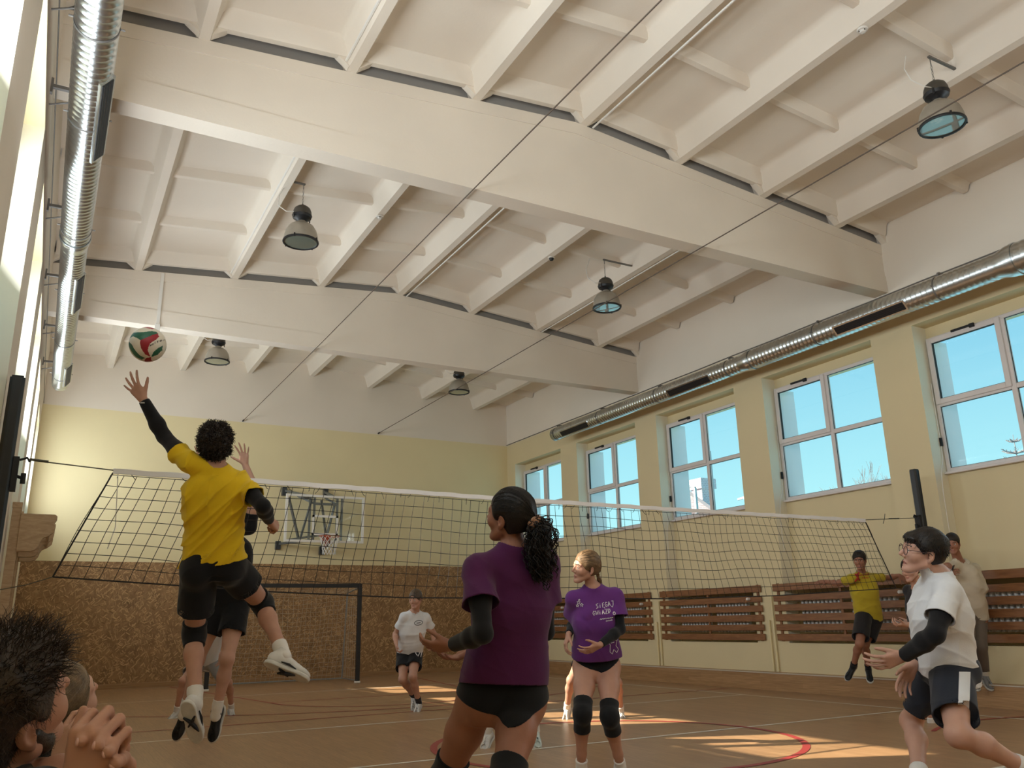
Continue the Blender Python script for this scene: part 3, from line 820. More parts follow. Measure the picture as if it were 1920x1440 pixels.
A = {'tl': V(4.80, W, 4.28), 'tr': V(5.80, W, 4.30), 'bl': V(4.72, W, 3.02), 'br': V(5.76, W, 2.92)}
for a, b in (((5.22, BY+0.05, 3.98), A['tl']), ((5.72, BY+0.05, 3.98), A['tr']), ((5.22, BY+0.05, 3.02), A['bl']), ((5.72, BY+0.05, 3.02), A['br'])):
    mb.beam(a, b, 0.05, 0.05)
for x in (5.12, 5.22, 5.75, 5.86): mb.beam((x, BY+0.04, 2.98), (x, BY+0.04, 4.0), 0.045, 0.045, (0, 1, 0))
mb.beam((5.22, BY+0.04, 3.83), (5.75, BY+0.04, 3.83), 0.05, 0.05)
for a, b in (((4.64, BY+0.08, 3.95), (4.98, BY+0.35, 3.05)), ((5.0, BY+0.3, 3.05), (5.2, BY+0.2, 3.95)), ((5.2, BY+0.3, 3.98), (5.0, BY+0.3, 4.0)), ((5.45, BY+0.3, 3.95), (5.6, BY+0.3, 3.1)), ((5.6, BY+0.3, 3.1), (5.75, BY+0.2, 3.9)),
             ((4.64, BY+0.1, 3.0), (5.45, BY+0.08, 3.14)), ((5.22, BY+0.06, 3.83), (4.9, BY+0.3, 4.02)), ((5.5, BY+0.2, 4.0), (5.75, BY+0.06, 3.83))):
    mb.beam(a, b, 0.045, 0.045)
mb.build('strut', mat('hoop_strut', (0.16, 0.17, 0.17), 0.5, metal=0.4), hoop)
for k in A:
    p = A[k]; mb = MB(); mb.box((p[0]-0.05, W-0.10, p[2]-0.13), (p[0]+0.06, YF, p[2]+0.06)); bevel(mb.build('wall_bracket', mat('hoop_bracket', (0.045, 0.05, 0.055), 0.5), hoop))

# ------------------------------------------------------------------ radiators behind plank screens
M_rad = mat('radiator_enamel', (0.74, 0.72, 0.70), 0.45)
pos_names = ['farthest', 'second from the far wall', 'third from the far wall', 'fourth from the far wall', 'fifth from the far wall', 'nearest']
wy = sorted(WIN_Y, reverse=True)
for k, y in enumerate(wy[:5]):
    root = empty('plank_screen', (XR-0.03, y, 0.73), ('pine plank radiator screen under the window, ' + {0: 'at the far corner', 1: 'seen between the two girls in purple', 2: 'below the third window from the far wall', 3: 'behind the man in yellow', 4: 'behind the person in the hoodie'}[k]), 'radiator screen', 'plank screens under the windows')
    for z0, z1 in ((0.77, 0.875), (0.93, 1.03), (1.08, 1.19), (1.24, 1.345), (1.40, 1.50), (1.565, 1.68)):
        mb = MB(); mb.box((XR-0.045, y-1.375, z0), (XR-0.022, y+1.375, z1)); bevel(mb.build('plank', M_pine, root), 0.004, 1)
    for yy in (y-1.28, y, y+1.28):
        mb = MB(); mb.box((XR-0.022, yy-0.022, 0.76), (XR, yy+0.022, 1.69)); mb.build('batten', M_pine, root)
    mb = MB(); mb.box((XR-0.04, y-1.12, 1.655), (XG_R-0.04, y+1.12, 1.68)); bevel(mb.build('shelf', M_pine, root), 0.004, 1)
    rad = empty('radiator', (XR+0.12, y, 0.9), ('white ribbed radiator behind the plank screen, ' + {0: 'in the far corner', 1: 'between the girls in purple', 2: 'below the third window from the far wall', 3: 'behind the man in yellow', 4: 'behind the person in the hoodie'}[k]), 'radiator', 'radiators behind the plank screens')
    mb = MB()
    for g in (-1, 1):
        for i in range(10):
            yc = y + g*(0.13+0.082*i)
            mb.tube([(XR+0.09, yc, 0.90), (XR+0.09, yc, 1.44)], 0.024, 8); mb.tube([(XR+0.15, yc, 0.90), (XR+0.15, yc, 1.44)], 0.024, 8)
    mb.tube([(XR+0.12, y-1.0, 0.93), (XR+0.12, y+1.0, 0.93)], 0.03, 8); mb.tube([(XR+0.12, y-1.0, 1.41), (XR+0.12, y+1.0, 1.41)], 0.03, 8)
    mb.build('column', M_rad, rad)
    mb = MB(); mb.lathe([(0.0, 0.0), (0.026, 0.0), (0.028, 0.05), (0.02, 0.065), (0.0, 0.065)], (XR-0.045, y-1.10, 1.455), 16, 0, (-1, 0, 0)); mb.build('thermostat_knob', M_rad, rad)
# heating pipes on the piers
for i_, y in enumerate([(wy[i]+wy[i+1])/2 for i in range(4)]):
    root = empty('heating_pipe', (XR-0.03, y, 0.27), 'pair of thin cream heating pipes ' + ('between the two farthest plank screens', 'on the second pier from the far corner', 'on the pier beside the person leaning in yellow', 'on the pier behind the person with glasses')[i_], 'pipe', 'heating pipes on the piers')
    for dy in (-0.05, 0.05):
        mb = MB(); mb.tube([(XR-0.03, y-0.03+dy, 0.28), (XR-0.03, y-0.03+dy, 1.1 if dy > 0 else 1.5)], 0.016, 8); mb.build('pipe', M_yellow, root)

# ------------------------------------------------------------------ wall bars on the left
def upright(mb, y):
    mb.box((-0.38, y-0.022, 0.3), (-0.285, y+0.022, 2.56))
bars = empty('wall_bars', (-0.33, 11.4, 0.27), 'birch wall bars with curved overhanging brackets', 'wall bars')
YB = [10.9, 11.75, 12.45]
BRACKET = [(0.0, 0.0), (0.0, 0.42), (0.34, 0.42), (0.365, 0.40), (0.365, 0.36), (0.345, 0.32), (0.36, 0.28), (0.35, 0.22), (0.30, 0.175), (0.25, 0.15), (0.225, 0.11), (0.215, 0.06), (0.185, 0.02), (0.14, 0.0)]
for y in YB:
    mb = MB(); upright(mb, y); mb.box((-0.385, y-0.03, 2.50), (-0.285, y+0.03, 2.565)); bevel(mb.build('upright', M_birch, bars))
    mb = MB(); mb.prism(BRACKET, (-0.29, y-0.04, 2.02), (1, 0, 0), (0, 0, 1), (0, 0.08, 0)); bevel(mb.build('bracket', M_birch, bars), 0.006, 2)
for k in range(14):
    mb = MB(); mb.tube([(-0.335, YB[0], 0.42+0.155*k), (-0.335, YB[-1], 0.42+0.155*k)], 0.019, 8); mb.build('rung', M_birch, bars)
mb = MB(); mb.tube([(0.0, YB[0], 2.22), (0.0, YB[-1], 2.22)], 0.019, 8); mb.build('rung', M_birch, bars)

# ------------------------------------------------------------------ outside: house, pole and trees seen through the right windows
M_brick = bpy.data.materials.new('chimney_brick'); M_brick.use_nodes = True
_n, _l = M_brick.node_tree.nodes, M_brick.node_tree.links
_t = _n.new('ShaderNodeTexCoord'); _m = _n.new('ShaderNodeMapping'); _m.inputs['Rotation'].default_value = (math.pi/2, 0, 0)
_k = _n.new('ShaderNodeTexBrick'); _k.inputs['Scale'].default_value = 2.6; _k.inputs['Color1'].default_value = (0.52, 0.40, 0.42, 1); _k.inputs['Color2'].default_value = (0.62, 0.50, 0.52, 1); _k.inputs['Mortar'].default_value = (0.8, 0.78, 0.8, 1)
_l.new(_t.outputs['Object'], _m.inputs[0]); _l.new(_m.outputs[0], _k.inputs['Vector']); _l.new(_k.outputs[0], _n['Principled BSDF'].inputs['Base Color'])
M_tile = mat('roof_tile', (0.50, 0.44, 0.47), 0.8, var=0.12, vscale=3)
M_ridge = mat('roof_ridge', (0.36, 0.33, 0.36), 0.8)
def ground_to(u, v, dist):
    r = (u-960)/FPX*CR + (v-720)/FPX*CD + CF; r = r/np.hypot(r[0], r[1]); return CAM + r*dist
house = empty('house', tuple(ground_to(1310, 965, 46)*V(1, 1, 0)), 'house roof with a brick chimney seen through the third window', 'house')
a = ground_to(1296, 926, 46); b = ground_to(1345, 962, 46)
ax = unit((b-a)*V(1, 1, 0)); nb = V(-ax[1], ax[0], 0)
if nb @ (a-CAM) < 0: nb = -nb
slope = (a[2]-b[2])/np.linalg.norm((b-a)*V(1, 1, 0))
apex = a - ax*0.25 + V(0, 0, 0.25*slope)
ev = apex + ax*2.6 - V(0, 0, 2.6*slope)
evl = apex - ax*2.6 - V(0, 0, 2.6*slope)
mb = MB(); mb.add([apex, ev, evl], [(0, 1, 2)]); mb.add([apex+nb*9, ev+nb*9, evl+nb*9], [(2, 1, 0)])
for e1 in (ev, evl): mb.add([apex, e1, e1+nb*9, apex+nb*9], [(0, 1, 2, 3)])
mb.build('roof', M_brick, house)
mb = MB(); mb.beam(apex, ev, 0.16, 0.16); mb.beam(apex, evl, 0.16, 0.16); mb.build('verge', M_ridge, house)
mb = MB(); e0, e1 = ev-ax*0.2, evl+ax*0.2
mb.add([e0, e1, e1+nb*9, e0+nb*9] + [q*V(1, 1, 0) for q in (e0, e1, e1+nb*9, e0+nb*9)], [(0, 1, 5, 4), (1, 2, 6, 5), (2, 3, 7, 6), (3, 0, 4, 7)]); mb.build('wall', M_extwhite, house)
c = ground_to(1318, 930, 47.0); 
mb = MB(); w = 0.42
mb.box((c[0]-w, c[1]-w, c[2]-2.0), (c[0]+w, c[1]+w, c[2]+0.35)); mb.box((c[0]-w-0.12, c[1]-w-0.12, c[2]+0.35), (c[0]+w+0.12, c[1]+w+0.12, c[2]+0.9)); mb.build('chimney', M_brick, house)
M_pole = mat('utility_pole', (0.42, 0.48, 0.50), 0.7)
def pole(u, v0, v1, d, label, r=0.035, arm=None):
    a = ground_to(u, v0, d); g = a*V(1, 1, 0)
    mb = MB(); mb.tube([g, a], [r*1.4, r], 8)
    if arm: mb.tube([a, a+V(0.0, 0.25, 0.15), a+V(0.0, 0.6, 0.12)], r*0.9, 8)
    return mb, g
mb, g = pole(1331, 846, 960, 24, '', 0.03); tag(mb.build('antenna_mast', M_pole), 'thin tall mast behind the third window', 'mast')
mb = MB(); a_ = ground_to(1317, 859, 24)
mb, g = pole(1303, 915, 960, 45, '', 0.09, True); tag(mb.build('street_lamp', M_pole), 'small street lamp beside the chimney outside', 'street lamp')
M_bark = mat('bare_twigs', (0.20, 0.20, 0.22), 0.9)
def bare_tree(u, v, d, h, label, seed, spread=0.5, levels=4, conifer=False):
    R = random.Random(seed); top = ground_to(u, v, d); base = top*V(1, 1, 0)
    H = top[2]; mb = MB()
    if conifer:
        mb.tube([base, top-V(0, 0, 0.0)], [0.12, 0.01], 6)
        for k in range(10):
            z = H-0.25-0.42*k; L = 0.25+0.26*k
            for j in range(6):
                a = j*1.05+k*0.5
                p = V(base[0], base[1], z); e_ = p+V(math.cos(a)*L, math.sin(a)*L, 0.32*L)
                mb.tube([p, p+(e_-p)*0.6+V(0, 0, -0.04), e_], [0.03, 0.022, 0.008], 4)
                for q in (0.35, 0.6, 0.8):
                    f = p+(e_-p)*q; s_ = V(-math.sin(a), math.cos(a), 0.3)
                    for sg in (-1, 1): mb.tube([f, f+s_*sg*0.3*L*(1-q)+(e_-p)*0.12], [0.014, 0.006], 4)
    else:
        def grow(p, dr, L, r, lv):
            q = p+dr*L; mb.tube([p, p+dr*L*0.5+V(R.uniform(-.05, .05), R.uniform(-.05, .05), 0)*L, q], [r, r*0.85, r*0.7], 4)
            if lv == 0: return
            for _ in range(R.choice((2, 3))):
                n_ = unit(dr+V(R.uniform(-1, 1), R.uniform(-1, 1), R.uniform(-0.1, 0.7))*spread)
                grow(q, n_, L*R.uniform(0.6, 0.85), r*0.6, lv-1)
        grow(base, V(0, 0, 1), H*0.5, 0.1, 0); 
        for _ in range(4): grow(base+V(0, 0, H*0.5), unit(V(R.uniform(-1, 1), R.uniform(-1, 1), 1.8)), H*0.19, 0.055, levels)
    tag(mb.build('conifer_tree' if conifer else 'bare_tree', M_bark), label, 'tree')
# unseen block added on the sunny side to shade the lower window panes
tall = MB(); tall.box((-22.0, -30.0, 0), (-14.0, 45.0, 12.68)); tag(tall.build('sun_blocker', M_extwhite), 'unseen tall pale block added on the sunny side to shade the lower panes', 'house')
bare_tree(1608, 905, 40, 3, 'bare tree showing twig tips at the foot of the fourth window', 3)
bare_tree(1655, 905, 44, 3, 'second bare tree, at the corner of the fourth window', 11)
bare_tree(1899, 815, 34, 3, 'thin conifer top seen through the nearest window', 5, conifer=True)
mb, g = pole(1402, 938, 960, 40, '', 0.07, True); tag(mb.build('roof_vent', M_pole), 'tiny vent pipe at the edge of the third window, beyond the mast', 'pipe')

# ------------------------------------------------------------------ the ball in the air
BALL, BR = P(277, 646, 5.04), 0.1055
b_root = empty('volleyball', tuple(BALL), 'white, green and red volleyball flying above the raised hand', 'ball')
bx, by, bz = CR, -CD, -CF                      # the ball's own axes
PAN = [(1, [(-.95,-.35),(-.65,-.65),(-.35,-.66),(.1,-.67),(.45,-.74),(.62,-.72),(.72,-.62),(.4,-.4),(.02,-.2),(-.2,-.33),(-.5,-.42),(-.75,-.35),(-.95,-.22)]),
       (2, [(.02,-.2),(.4,-.4),(.72,-.62),(.82,-.42),(.75,-.25),(.5,0),(.38,.35),(.41,.72),(.2,.6),(.05,.25),(0,-.05)]),
       (1, [(.97,.08),(.92,.35),(.7,.62),(.42,.74),(.6,.48),(.8,.25)]),
       (1, [(-.97,-.12),(-.78,-.13),(-.5,.05),(-.3,.4),(-.1,.66),(.12,.80),(-.15,.88),(-.45,.72),(-.72,.3)]),
       (2, [(-.25,-.955),(.1,-.93),(.4,-.86),(.42,-.93),(.1,-1.0),(-.2,-1.0)]), (2, [(.15,.80),(.42,.74),(.3,.97),(-.1,.99)])]
def in_poly(x, y, pl):
    c = False; j = len(pl)-1
    for i in range(len(pl)):
        if (pl[i][1] > y) != (pl[j][1] > y) and x < (pl[j][0]-pl[i][0])*(y-pl[i][1])/(pl[j][1]-pl[i][1])+pl[i][0]: c = not c
        j = i
    return c
mb = MB(); NU_, NV_ = 150, 90
for i in range(NV_+1):
    th = math.pi*i/NV_
    for k in range(NU_):
        a = 2*math.pi*k/NU_
        mb.v.append(tuple(BALL+BR*(bz*math.cos(th)+math.sin(th)*(bx*math.cos(a)+by*math.sin(a)))))
for i in range(NV_):
    for k in range(NU_):
        th, a = math.pi*(i+0.5)/NV_, 2*math.pi*(k+0.5)/NU_
        x, y = math.sin(th)*math.cos(a), -math.sin(th)*math.sin(a)
        m_ = 0
        for mi_, pl in PAN:
            if in_poly(x, y, pl): m_ = mi_
        mb.f.append([i*NU_+k, (i+1)*NU_+k, (i+1)*NU_+(k+1) % NU_, i*NU_+(k+1) % NU_]); mb.m.append(m_); mb.smooth.append(True)
mb.build('cover', [mat('ball_cream', (0.70, 0.64, 0.54), 0.45), mat('ball_green', (0.010, 0.105, 0.058), 0.45), mat('ball_red', (0.30, 0.012, 0.022), 0.45)], b_root)
BLET = {'m': [[(0, 0), (0, 1)], [(0, .8), (.25, 1), (.45, .8), (.45, 0)], [(.45, .8), (.7, 1), (.9, .8), (.9, 0)]], 'o': [[(.1, .5), (.3, 1), (.7, 1), (.9, .5), (.7, 0), (.3, 0), (.1, .5)]],
        'l': [[(.4, 0), (.4, 1.5)]], 't': [[(.4, 1.4), (.4, 0), (.7, 0)], [(.1, 1), (.8, 1)]], 'e': [[(.1, .5), (.9, .5), (.7, 1), (.3, 1), (.1, .5), (.3, 0), (.8, .1)]], 'n': [[(.1, 0), (.1, 1)], [(.1, .7), (.5, 1), (.8, .7), (.8, 0)]]}
mb = MB()
for q, ch in enumerate('molten'):
    for ln in BLET[ch]:
        pts_ = []
        for x, y in ln:
            s_ = 0.50+(q*0.115+x*0.095)*0.80; t_ = 0.16-(q*0.115+x*0.095)*0.62-y*0.085
            rr = math.hypot(s_, t_)
            w_ = math.sqrt(max(0.02, 1-rr*rr)) if rr < 0.99 else 0.05
            v_ = unit(bx*s_-by*t_+bz*w_); pts_.append(BALL+v_*(BR+0.0004))
        mb.tube(pts_, 0.0013, 4)
mb.build('lettering', M_black, b_root)
# ------------------------------------------------------------------ bodies and clothes: smooth blended solids turned into one surface
F4 = np.float32
BIG = F4(9.0)
class Node:
    c = np.zeros(3); r = 0.0
class RC(Node):
    """a limb piece: radius ra at a tapering to rb at b"""
    def __init__(s, a, b, ra, rb=None):
        s.a, s.b = np.asarray(a, float), np.asarray(b, float); s.ra = ra; s.rb = ra if rb is None else rb
        s.c = (s.a+s.b)/2; s.r = np.linalg.norm(s.a-s.b)/2 + max(s.ra, s.rb)
    def __call__(s, p):
        ab = (s.b-s.a).astype(F4); q = p-s.a.astype(F4)
        t = np.clip(q@ab/max(float(ab@ab), 1e-9), 0, 1)
        return np.sqrt(((q-t[:, None]*ab)**2).sum(1)) - (s.ra+(s.rb-s.ra)*t).astype(F4)
class EL(Node):
    """an ellipsoid with radii r along the rows of R"""
    def __init__(s, c, r, R=None):
        s.c = np.asarray(c, float); s.rr = np.asarray(r, F4); s.R = (np.eye(3) if R is None else np.asarray(R)).astype(F4); s.r = float(max(r))
    def __call__(s, p):
        q = ((p-s.c.astype(F4))@s.R.T)/s.rr
        k0 = np.sqrt((q**2).sum(1)); k1 = np.sqrt(((q/s.rr)**2).sum(1))
        return k0*(k0-1)/np.maximum(k1, 1e-6)
class LOFT(Node):
    """sections (centre, lateral axis, half width, half depth in front, half depth behind) stacked along a spine"""
    def __init__(s, secs, n=2.3, fine=48):
        C = np.array([q[0] for q in secs], float); X = np.array([unit(q[1]) for q in secs])
        W = np.array([q[2] for q in secs], float); DF = np.array([q[3] for q in secs], float); DB = np.array([q[4] for q in secs], float)
        s.ax = unit(C[-1]-C[0]); s.o = C[0]
        h = (C-C[0])@s.ax
        H = np.linspace(h[0], h[-1], fine)
        def sm(A):
            A = np.asarray(A, float)
            # monotone-ish cubic through the sections
            m = np.gradient(A, h, axis=0)
            idx = np.clip(np.searchsorted(h, H, side='right')-1, 0, len(h)-2)
            dt = (h[idx+1]-h[idx]); t = (H-h[idx])/dt
            if A.ndim > 1: t = t[:, None]; dt = dt[:, None]
            return ((2*t**3-3*t**2+1)*A[idx] + (t**3-2*t**2+t)*dt*m[idx] + (-2*t**3+3*t**2)*A[idx+1] + (t**3-t**2)*dt*m[idx+1])
        s.H = H; s.C = sm(C); s.X = sm(X); s.W = sm(W); s.DF = sm(DF); s.DB = sm(DB); s.n = n
        s.X /= np.linalg.norm(s.X, axis=1)[:, None]
        s.Y = np.cross(s.ax[None, :], s.X); s.Y /= np.linalg.norm(s.Y, axis=1)[:, None]
        s.c = (C[0]+C[-1])/2; s.r = np.linalg.norm(C[-1]-C[0])/2 + max(W.max(), DF.max(), DB.max())
    def __call__(s, p):
        h = (p-s.o.astype(F4))@s.ax.astype(F4)
        hc = np.clip(h, s.H[0], s.H[-1])
        u = (hc-s.H[0])/(s.H[-1]-s.H[0])*(len(s.H)-1)
        i = np.clip(u.astype(int), 0, len(s.H)-2); f = (u-i).astype(F4)
        g = lambda A: (A[i].T*(1-f)+A[i+1].T*f).T.astype(F4)
        d = p-g(s.C)
        x = np.abs((d*g(s.X)).sum(1)); y0 = (d*g(s.Y)).sum(1)
        D = np.where(y0 > 0, g(s.DF), g(s.DB)); y = np.abs(y0)
        W = g(s.W)
        rad = ((x/W)**s.n+(y/D)**s.n)**(1/s.n)
        ln = np.sqrt(x*x+y*y)
        dd = np.where(rad > 1e-3, ln*(1-1/np.maximum(rad, 1e-3)), -np.minimum(W, D))
        e = np.abs(h-hc)
        return np.where(e > 0, np.sqrt(np.maximum(dd, 0)**2+e*e)+np.minimum(np.maximum(dd, -0.5), 0)*0, dd).astype(F4)
def smin(a, b, k):
    if k <= 0: return np.minimum(a, b)
    h = np.clip(0.5+0.5*(b-a)/F4(k), 0, 1)
    return b+(a-b)*h-F4(k)*h*(1-h)
class U(Node):
    """smooth union; items are (node, k), or (node, k, -1) to carve"""
    def __init__(s, items):
        s.items = [(q[0], q[1], q[2] if len(q) > 2 else 1) for q in items]
        pos = [q[0] for q in s.items if q[2] > 0]
        lo = np.min([n.c-n.r for n in pos], axis=0); hi = np.max([n.c+n.r for n in pos], axis=0)
        s.c = (lo+hi)/2; s.r = max(np.linalg.norm(n.c-s.c)+n.r for n in pos); s.lo, s.hi = lo, hi
    def __call__(s, p):
        c = p.mean(0); hd = float(np.sqrt(((p-c)**2).sum(1).max()))
        out = None
        for n, k, op in s.items:
            if hd < 1.0 and np.linalg.norm(n.c-c)-n.r > hd+0.05+k: continue
            d = n(p)
            if out is None: out = d if op > 0 else None
            elif op > 0: out = smin(out, d, k)
            else: out = -smin(-out, d, k)
        if out is None: out = np.full(len(p), 0.06, F4)
        return out
class CLIP(Node):
    """keeps what lies behind every plane (point, normal); hollow=(wall, depth) opens the ends like cloth"""
    def __init__(s, n, planes, hollow=None, off=0.0, warp=None, hollows=None):
        s.n = n; s.planes = [(np.asarray(o, F4), unit(v).astype(F4)) for o, v in planes]; s.hollow = hollow; s.off = off; s.warp = warp
        s.hollows = hollows or [True]*len(planes)
        s.c, s.r = n.c, n.r+off+0.02
        s.lo = (n.lo if hasattr(n, 'lo') else n.c-n.r)-off-0.02; s.hi = (n.hi if hasattr(n, 'hi') else n.c+n.r)+off+0.02
    def __call__(s, p):
        d = s.n(p)-F4(s.off)
        if s.warp is not None: d = d+s.warp(p)
        out = d
        for (o, v), hl in zip(s.planes, s.hollows):
            q = (p-o)@v
            out = np.maximum(out, q)
            if s.hollow and hl:
                w, dep = s.hollow
                out = np.maximum(out, -np.maximum(d+F4(w), -(q+F4(dep))))
        return out
def folds(seed, amp=0.004, f=22.0, dirs=None):
    R = np.random.RandomState(seed)
    K = []
    for i in range(5):
        v = R.normal(size=3) if dirs is None else np.asarray(dirs[i % len(dirs)], float)+R.normal(size=3)*0.35
        K.append((unit(v)*f*R.uniform(0.6, 1.5), R.uniform(0, 6.28), R.normal(size=3)*4.0, R.uniform(0, 6.28)))
    def w(p):
        s = np.zeros(len(p), F4)
        for k, ph, k2, ph2 in K:
            a = p@k.astype(F4)+F4(ph)+1.6*np.sin(p@k2.astype(F4)+F4(ph2))
            m = 0.5+0.5*np.sin(p@(k2[::-1]*0.9).astype(F4)+F4(ph2*2))
            s += (1-np.abs(np.sin(a*0.5)))**2*m-F4(0.2)
        return (-amp*s*0.8).astype(F4)
    return w

def polygonise(f, h, lo=None, hi=None, B=16):
    """surface nets over the blocks that hold the surface; returns vertices and quads"""
    lo = np.asarray(f.lo if lo is None else lo, float)-2*h-0.01; hi = np.asarray(f.hi if hi is None else hi, float)+2*h+0.01
    nb = np.ceil((hi-lo)/(h*B)).astype(int)+1
    g = np.stack(np.meshgrid(*[np.arange(n) for n in nb], indexing='ij'), -1).reshape(-1, 3)
    cen = (lo+(g+0.5)*B*h).astype(F4)
    half = B*h*0.87
    keep = np.zeros(len(g), bool)
    # local groups so that far pieces are skipped
    for a in range(0, len(g), 4096):
        keep[a:a+4096] = np.abs(f(cen[a:a+4096])) < half*1.45+0.012
    g = g[keep]
    N = nb*B+4
    m = B+2
    ax = np.arange(m)
    off = np.stack(np.meshgrid(ax, ax, ax, indexing='ij'), -1).reshape(-1, 3)
    VID, VP, Q = [], [], []
    cor = np.array([[i, j, k] for i in (0, 1) for j in (0, 1) for k in (0, 1)])
    edg = [(a, b) for a in range(8) for b in range(a+1, 8) if np.abs(cor[a]-cor[b]).sum() == 1]
    for b in g:
        base = b*B-1
        p = (lo+(base+off)*h).astype(F4)
        D = f(p).reshape(m, m, m)
        S = D < 0
        if S.all() or not S.any(): continue
        cnt = np.zeros((m-1,)*3, np.int8)
        for i, j, k in cor: cnt += S[i:m-1+i, j:m-1+j, k:m-1+k]
        act = np.argwhere((cnt > 0) & (cnt < 8))
        if len(act) == 0: continue
        dv = np.stack([D[act[:, 0]+i, act[:, 1]+j, act[:, 2]+k] for i, j, k in cor], 1)
        pos = np.zeros((len(act), 3)); num = np.zeros(len(act))
        for a, c in edg:
            x = (dv[:, a] < 0) != (dv[:, c] < 0)
            if not x.any(): continue
            t = dv[x, a]/(dv[x, a]-dv[x, c])
            pos[x] += cor[a]+(cor[c]-cor[a])*t[:, None]; num[x] += 1
        pos /= num[:, None]
        gi = act+base+2
        VID.append((gi[:, 0]*N[1]+gi[:, 1])*N[2]+gi[:, 2]); VP.append(lo+(act+base+pos)*h)
        for axis in range(3):
            sl0 = [slice(1, B+1)]*3; sl1 = [slice(1, B+1)]*3; sl1[axis] = slice(2, B+2)
            s0, s1 = S[tuple(sl0)], S[tuple(sl1)]
            e = np.argwhere(s0 != s1)
            if len(e) == 0: continue
            fl = s0[e[:, 0], e[:, 1], e[:, 2]]
            e = e+1+base+2
            o1, o2 = [(1, 2), (2, 0), (0, 1)][axis]
            d1 = np.zeros(3, int); d1[o1] = 1; d2 = np.zeros(3, int); d2[o2] = 1
            idf = lambda q: (q[:, 0]*N[1]+q[:, 1])*N[2]+q[:, 2]
            a0, a1, a2, a3 = idf(e-d1-d2), idf(e-d2), idf(e), idf(e-d1)
            qd = np.stack([a0, a1, a2, a3], 1)
            qd[~fl] = qd[~fl][:, ::-1]
            Q.append(qd)
    VID = np.concatenate(VID); VP = np.concatenate(VP); Q = np.concatenate(Q)
    u, ix = np.unique(VID, return_index=True)
    pts = VP[ix]
    k = np.searchsorted(u, Q); k = np.clip(k, 0, len(u)-1)
    ok = (u[k] == Q).all(1)
    return pts, k[ok]
def largest_piece(pts, q):
    lab = np.arange(len(pts))
    e = np.concatenate([q[:, [0, 1]], q[:, [1, 2]], q[:, [2, 3]], q[:, [3, 0]]])
    while True:
        m = np.minimum(lab[e[:, 0]], lab[e[:, 1]])
        n = lab.copy(); np.minimum.at(n, e[:, 0], m); np.minimum.at(n, e[:, 1], m); np.minimum.at(n, lab[e[:, 0]], m); np.minimum.at(n, lab[e[:, 1]], m)
        n = n[n]; n = n[n]
        if (n == lab).all(): break
        lab = n
    u, c = np.unique(lab, return_counts=True)
    if len(u) == 1: return pts, q
    k = lab == u[c.argmax()]
    ix = np.cumsum(k)-1
    return pts[k], ix[q[k[q[:, 0]]]]
def sdf_mesh(f, h, lo=None, hi=None, relax=1):
    pts, q = largest_piece(*polygonise(f, h, lo, hi))
    for _ in range(relax):
        # one gentle smoothing pass
        acc = np.zeros_like(pts); n = np.zeros(len(pts))
        for a, b in ((0, 1), (1, 2), (2, 3), (3, 0)):
            np.add.at(acc, q[:, a], pts[q[:, b]]); np.add.at(n, q[:, a], 1)
            np.add.at(acc, q[:, b], pts[q[:, a]]); np.add.at(n, q[:, b], 1)
        pts = pts*0.5+0.5*acc/np.maximum(n, 1)[:, None]
    return pts, q
def mesh_obj(name, pts, quads, mats, parent, mi=None):
    me = bpy.data.meshes.new(name)
    me.vertices.add(len(pts)); me.vertices.foreach_set('co', np.asarray(pts, np.float32).ravel())
    me.loops.add(quads.size); me.loops.foreach_set('vertex_index', quads.astype(np.int32).ravel())
    me.polygons.add(len(quads)); me.polygons.foreach_set('loop_start', np.arange(0, quads.size, 4, dtype=np.int32))
    if mi is not None: me.polygons.foreach_set('material_index', mi.astype(np.int32))
    me.update(calc_edges=True)
    me.polygons.foreach_set('use_smooth', np.ones(len(quads), bool))
    mats = mats if isinstance(mats, (list, tuple)) else [mats]
    for m in mats: me.materials.append(m)
    me.validate()
    return link_mesh(name, me, parent)
# ------------------------------------------------------------------ how a person is put together
def skin(name, col):
    m = mat(name, col, 0.5, spec=0.35, bump=0.05, bscale=140, var=0.06, vscale=14)
    b = m.node_tree.nodes['Principled BSDF']
    b.inputs['Subsurface Weight'].default_value = 0.12
    b.inputs['Subsurface Radius'].default_value = (0.02, 0.008, 0.004)
    b.inputs['Subsurface Scale'].default_value = 0.5
    return m
SK_A = skin('skin_light', (0.48, 0.26, 0.185))
SK_B = skin('skin_tan', (0.34, 0.155, 0.10))
SK_C = skin('skin_pale', (0.52, 0.30, 0.225))
M_lip = mat('lips', (0.37, 0.145, 0.115), 0.5)
M_eye = mat('eye_white', (0.66, 0.62, 0.58), 0.25)
M_iris = mat('eye_dark', (0.03, 0.02, 0.015), 0.2)
M_nail = mat('finger_nail', (0.62, 0.36, 0.30), 0.3)
def cloth(name, col, rough=0.85, var=0.05):
    m = mat(name, col, rough, spec=0.2, bump=0.10, bscale=220, var=var, vscale=9)
    m.node_tree.nodes['Principled BSDF'].inputs['Sheen Weight'].default_value = 0.15
    return m
def hairmat(name, col, rough=0.45):
    return mat(name, col, rough, spec=0.35, bump=0.22, bscale=160, var=0.35, vscale=45)
def head_axes(fwd, up):
    f = unit(fwd); u = np.asarray(up, float); u = unit(u-f*(u@f)); return np.array([np.cross(f, u), f, u])
def hloc(c, R, s, x, y, z): return np.asarray(c)+s*(R[0]*x+R[1]*y+R[2]*z)
def heading(deg):
    a = math.radians(deg); return V(math.sin(a), math.cos(a), 0), V(math.cos(a), -math.sin(a), 0)

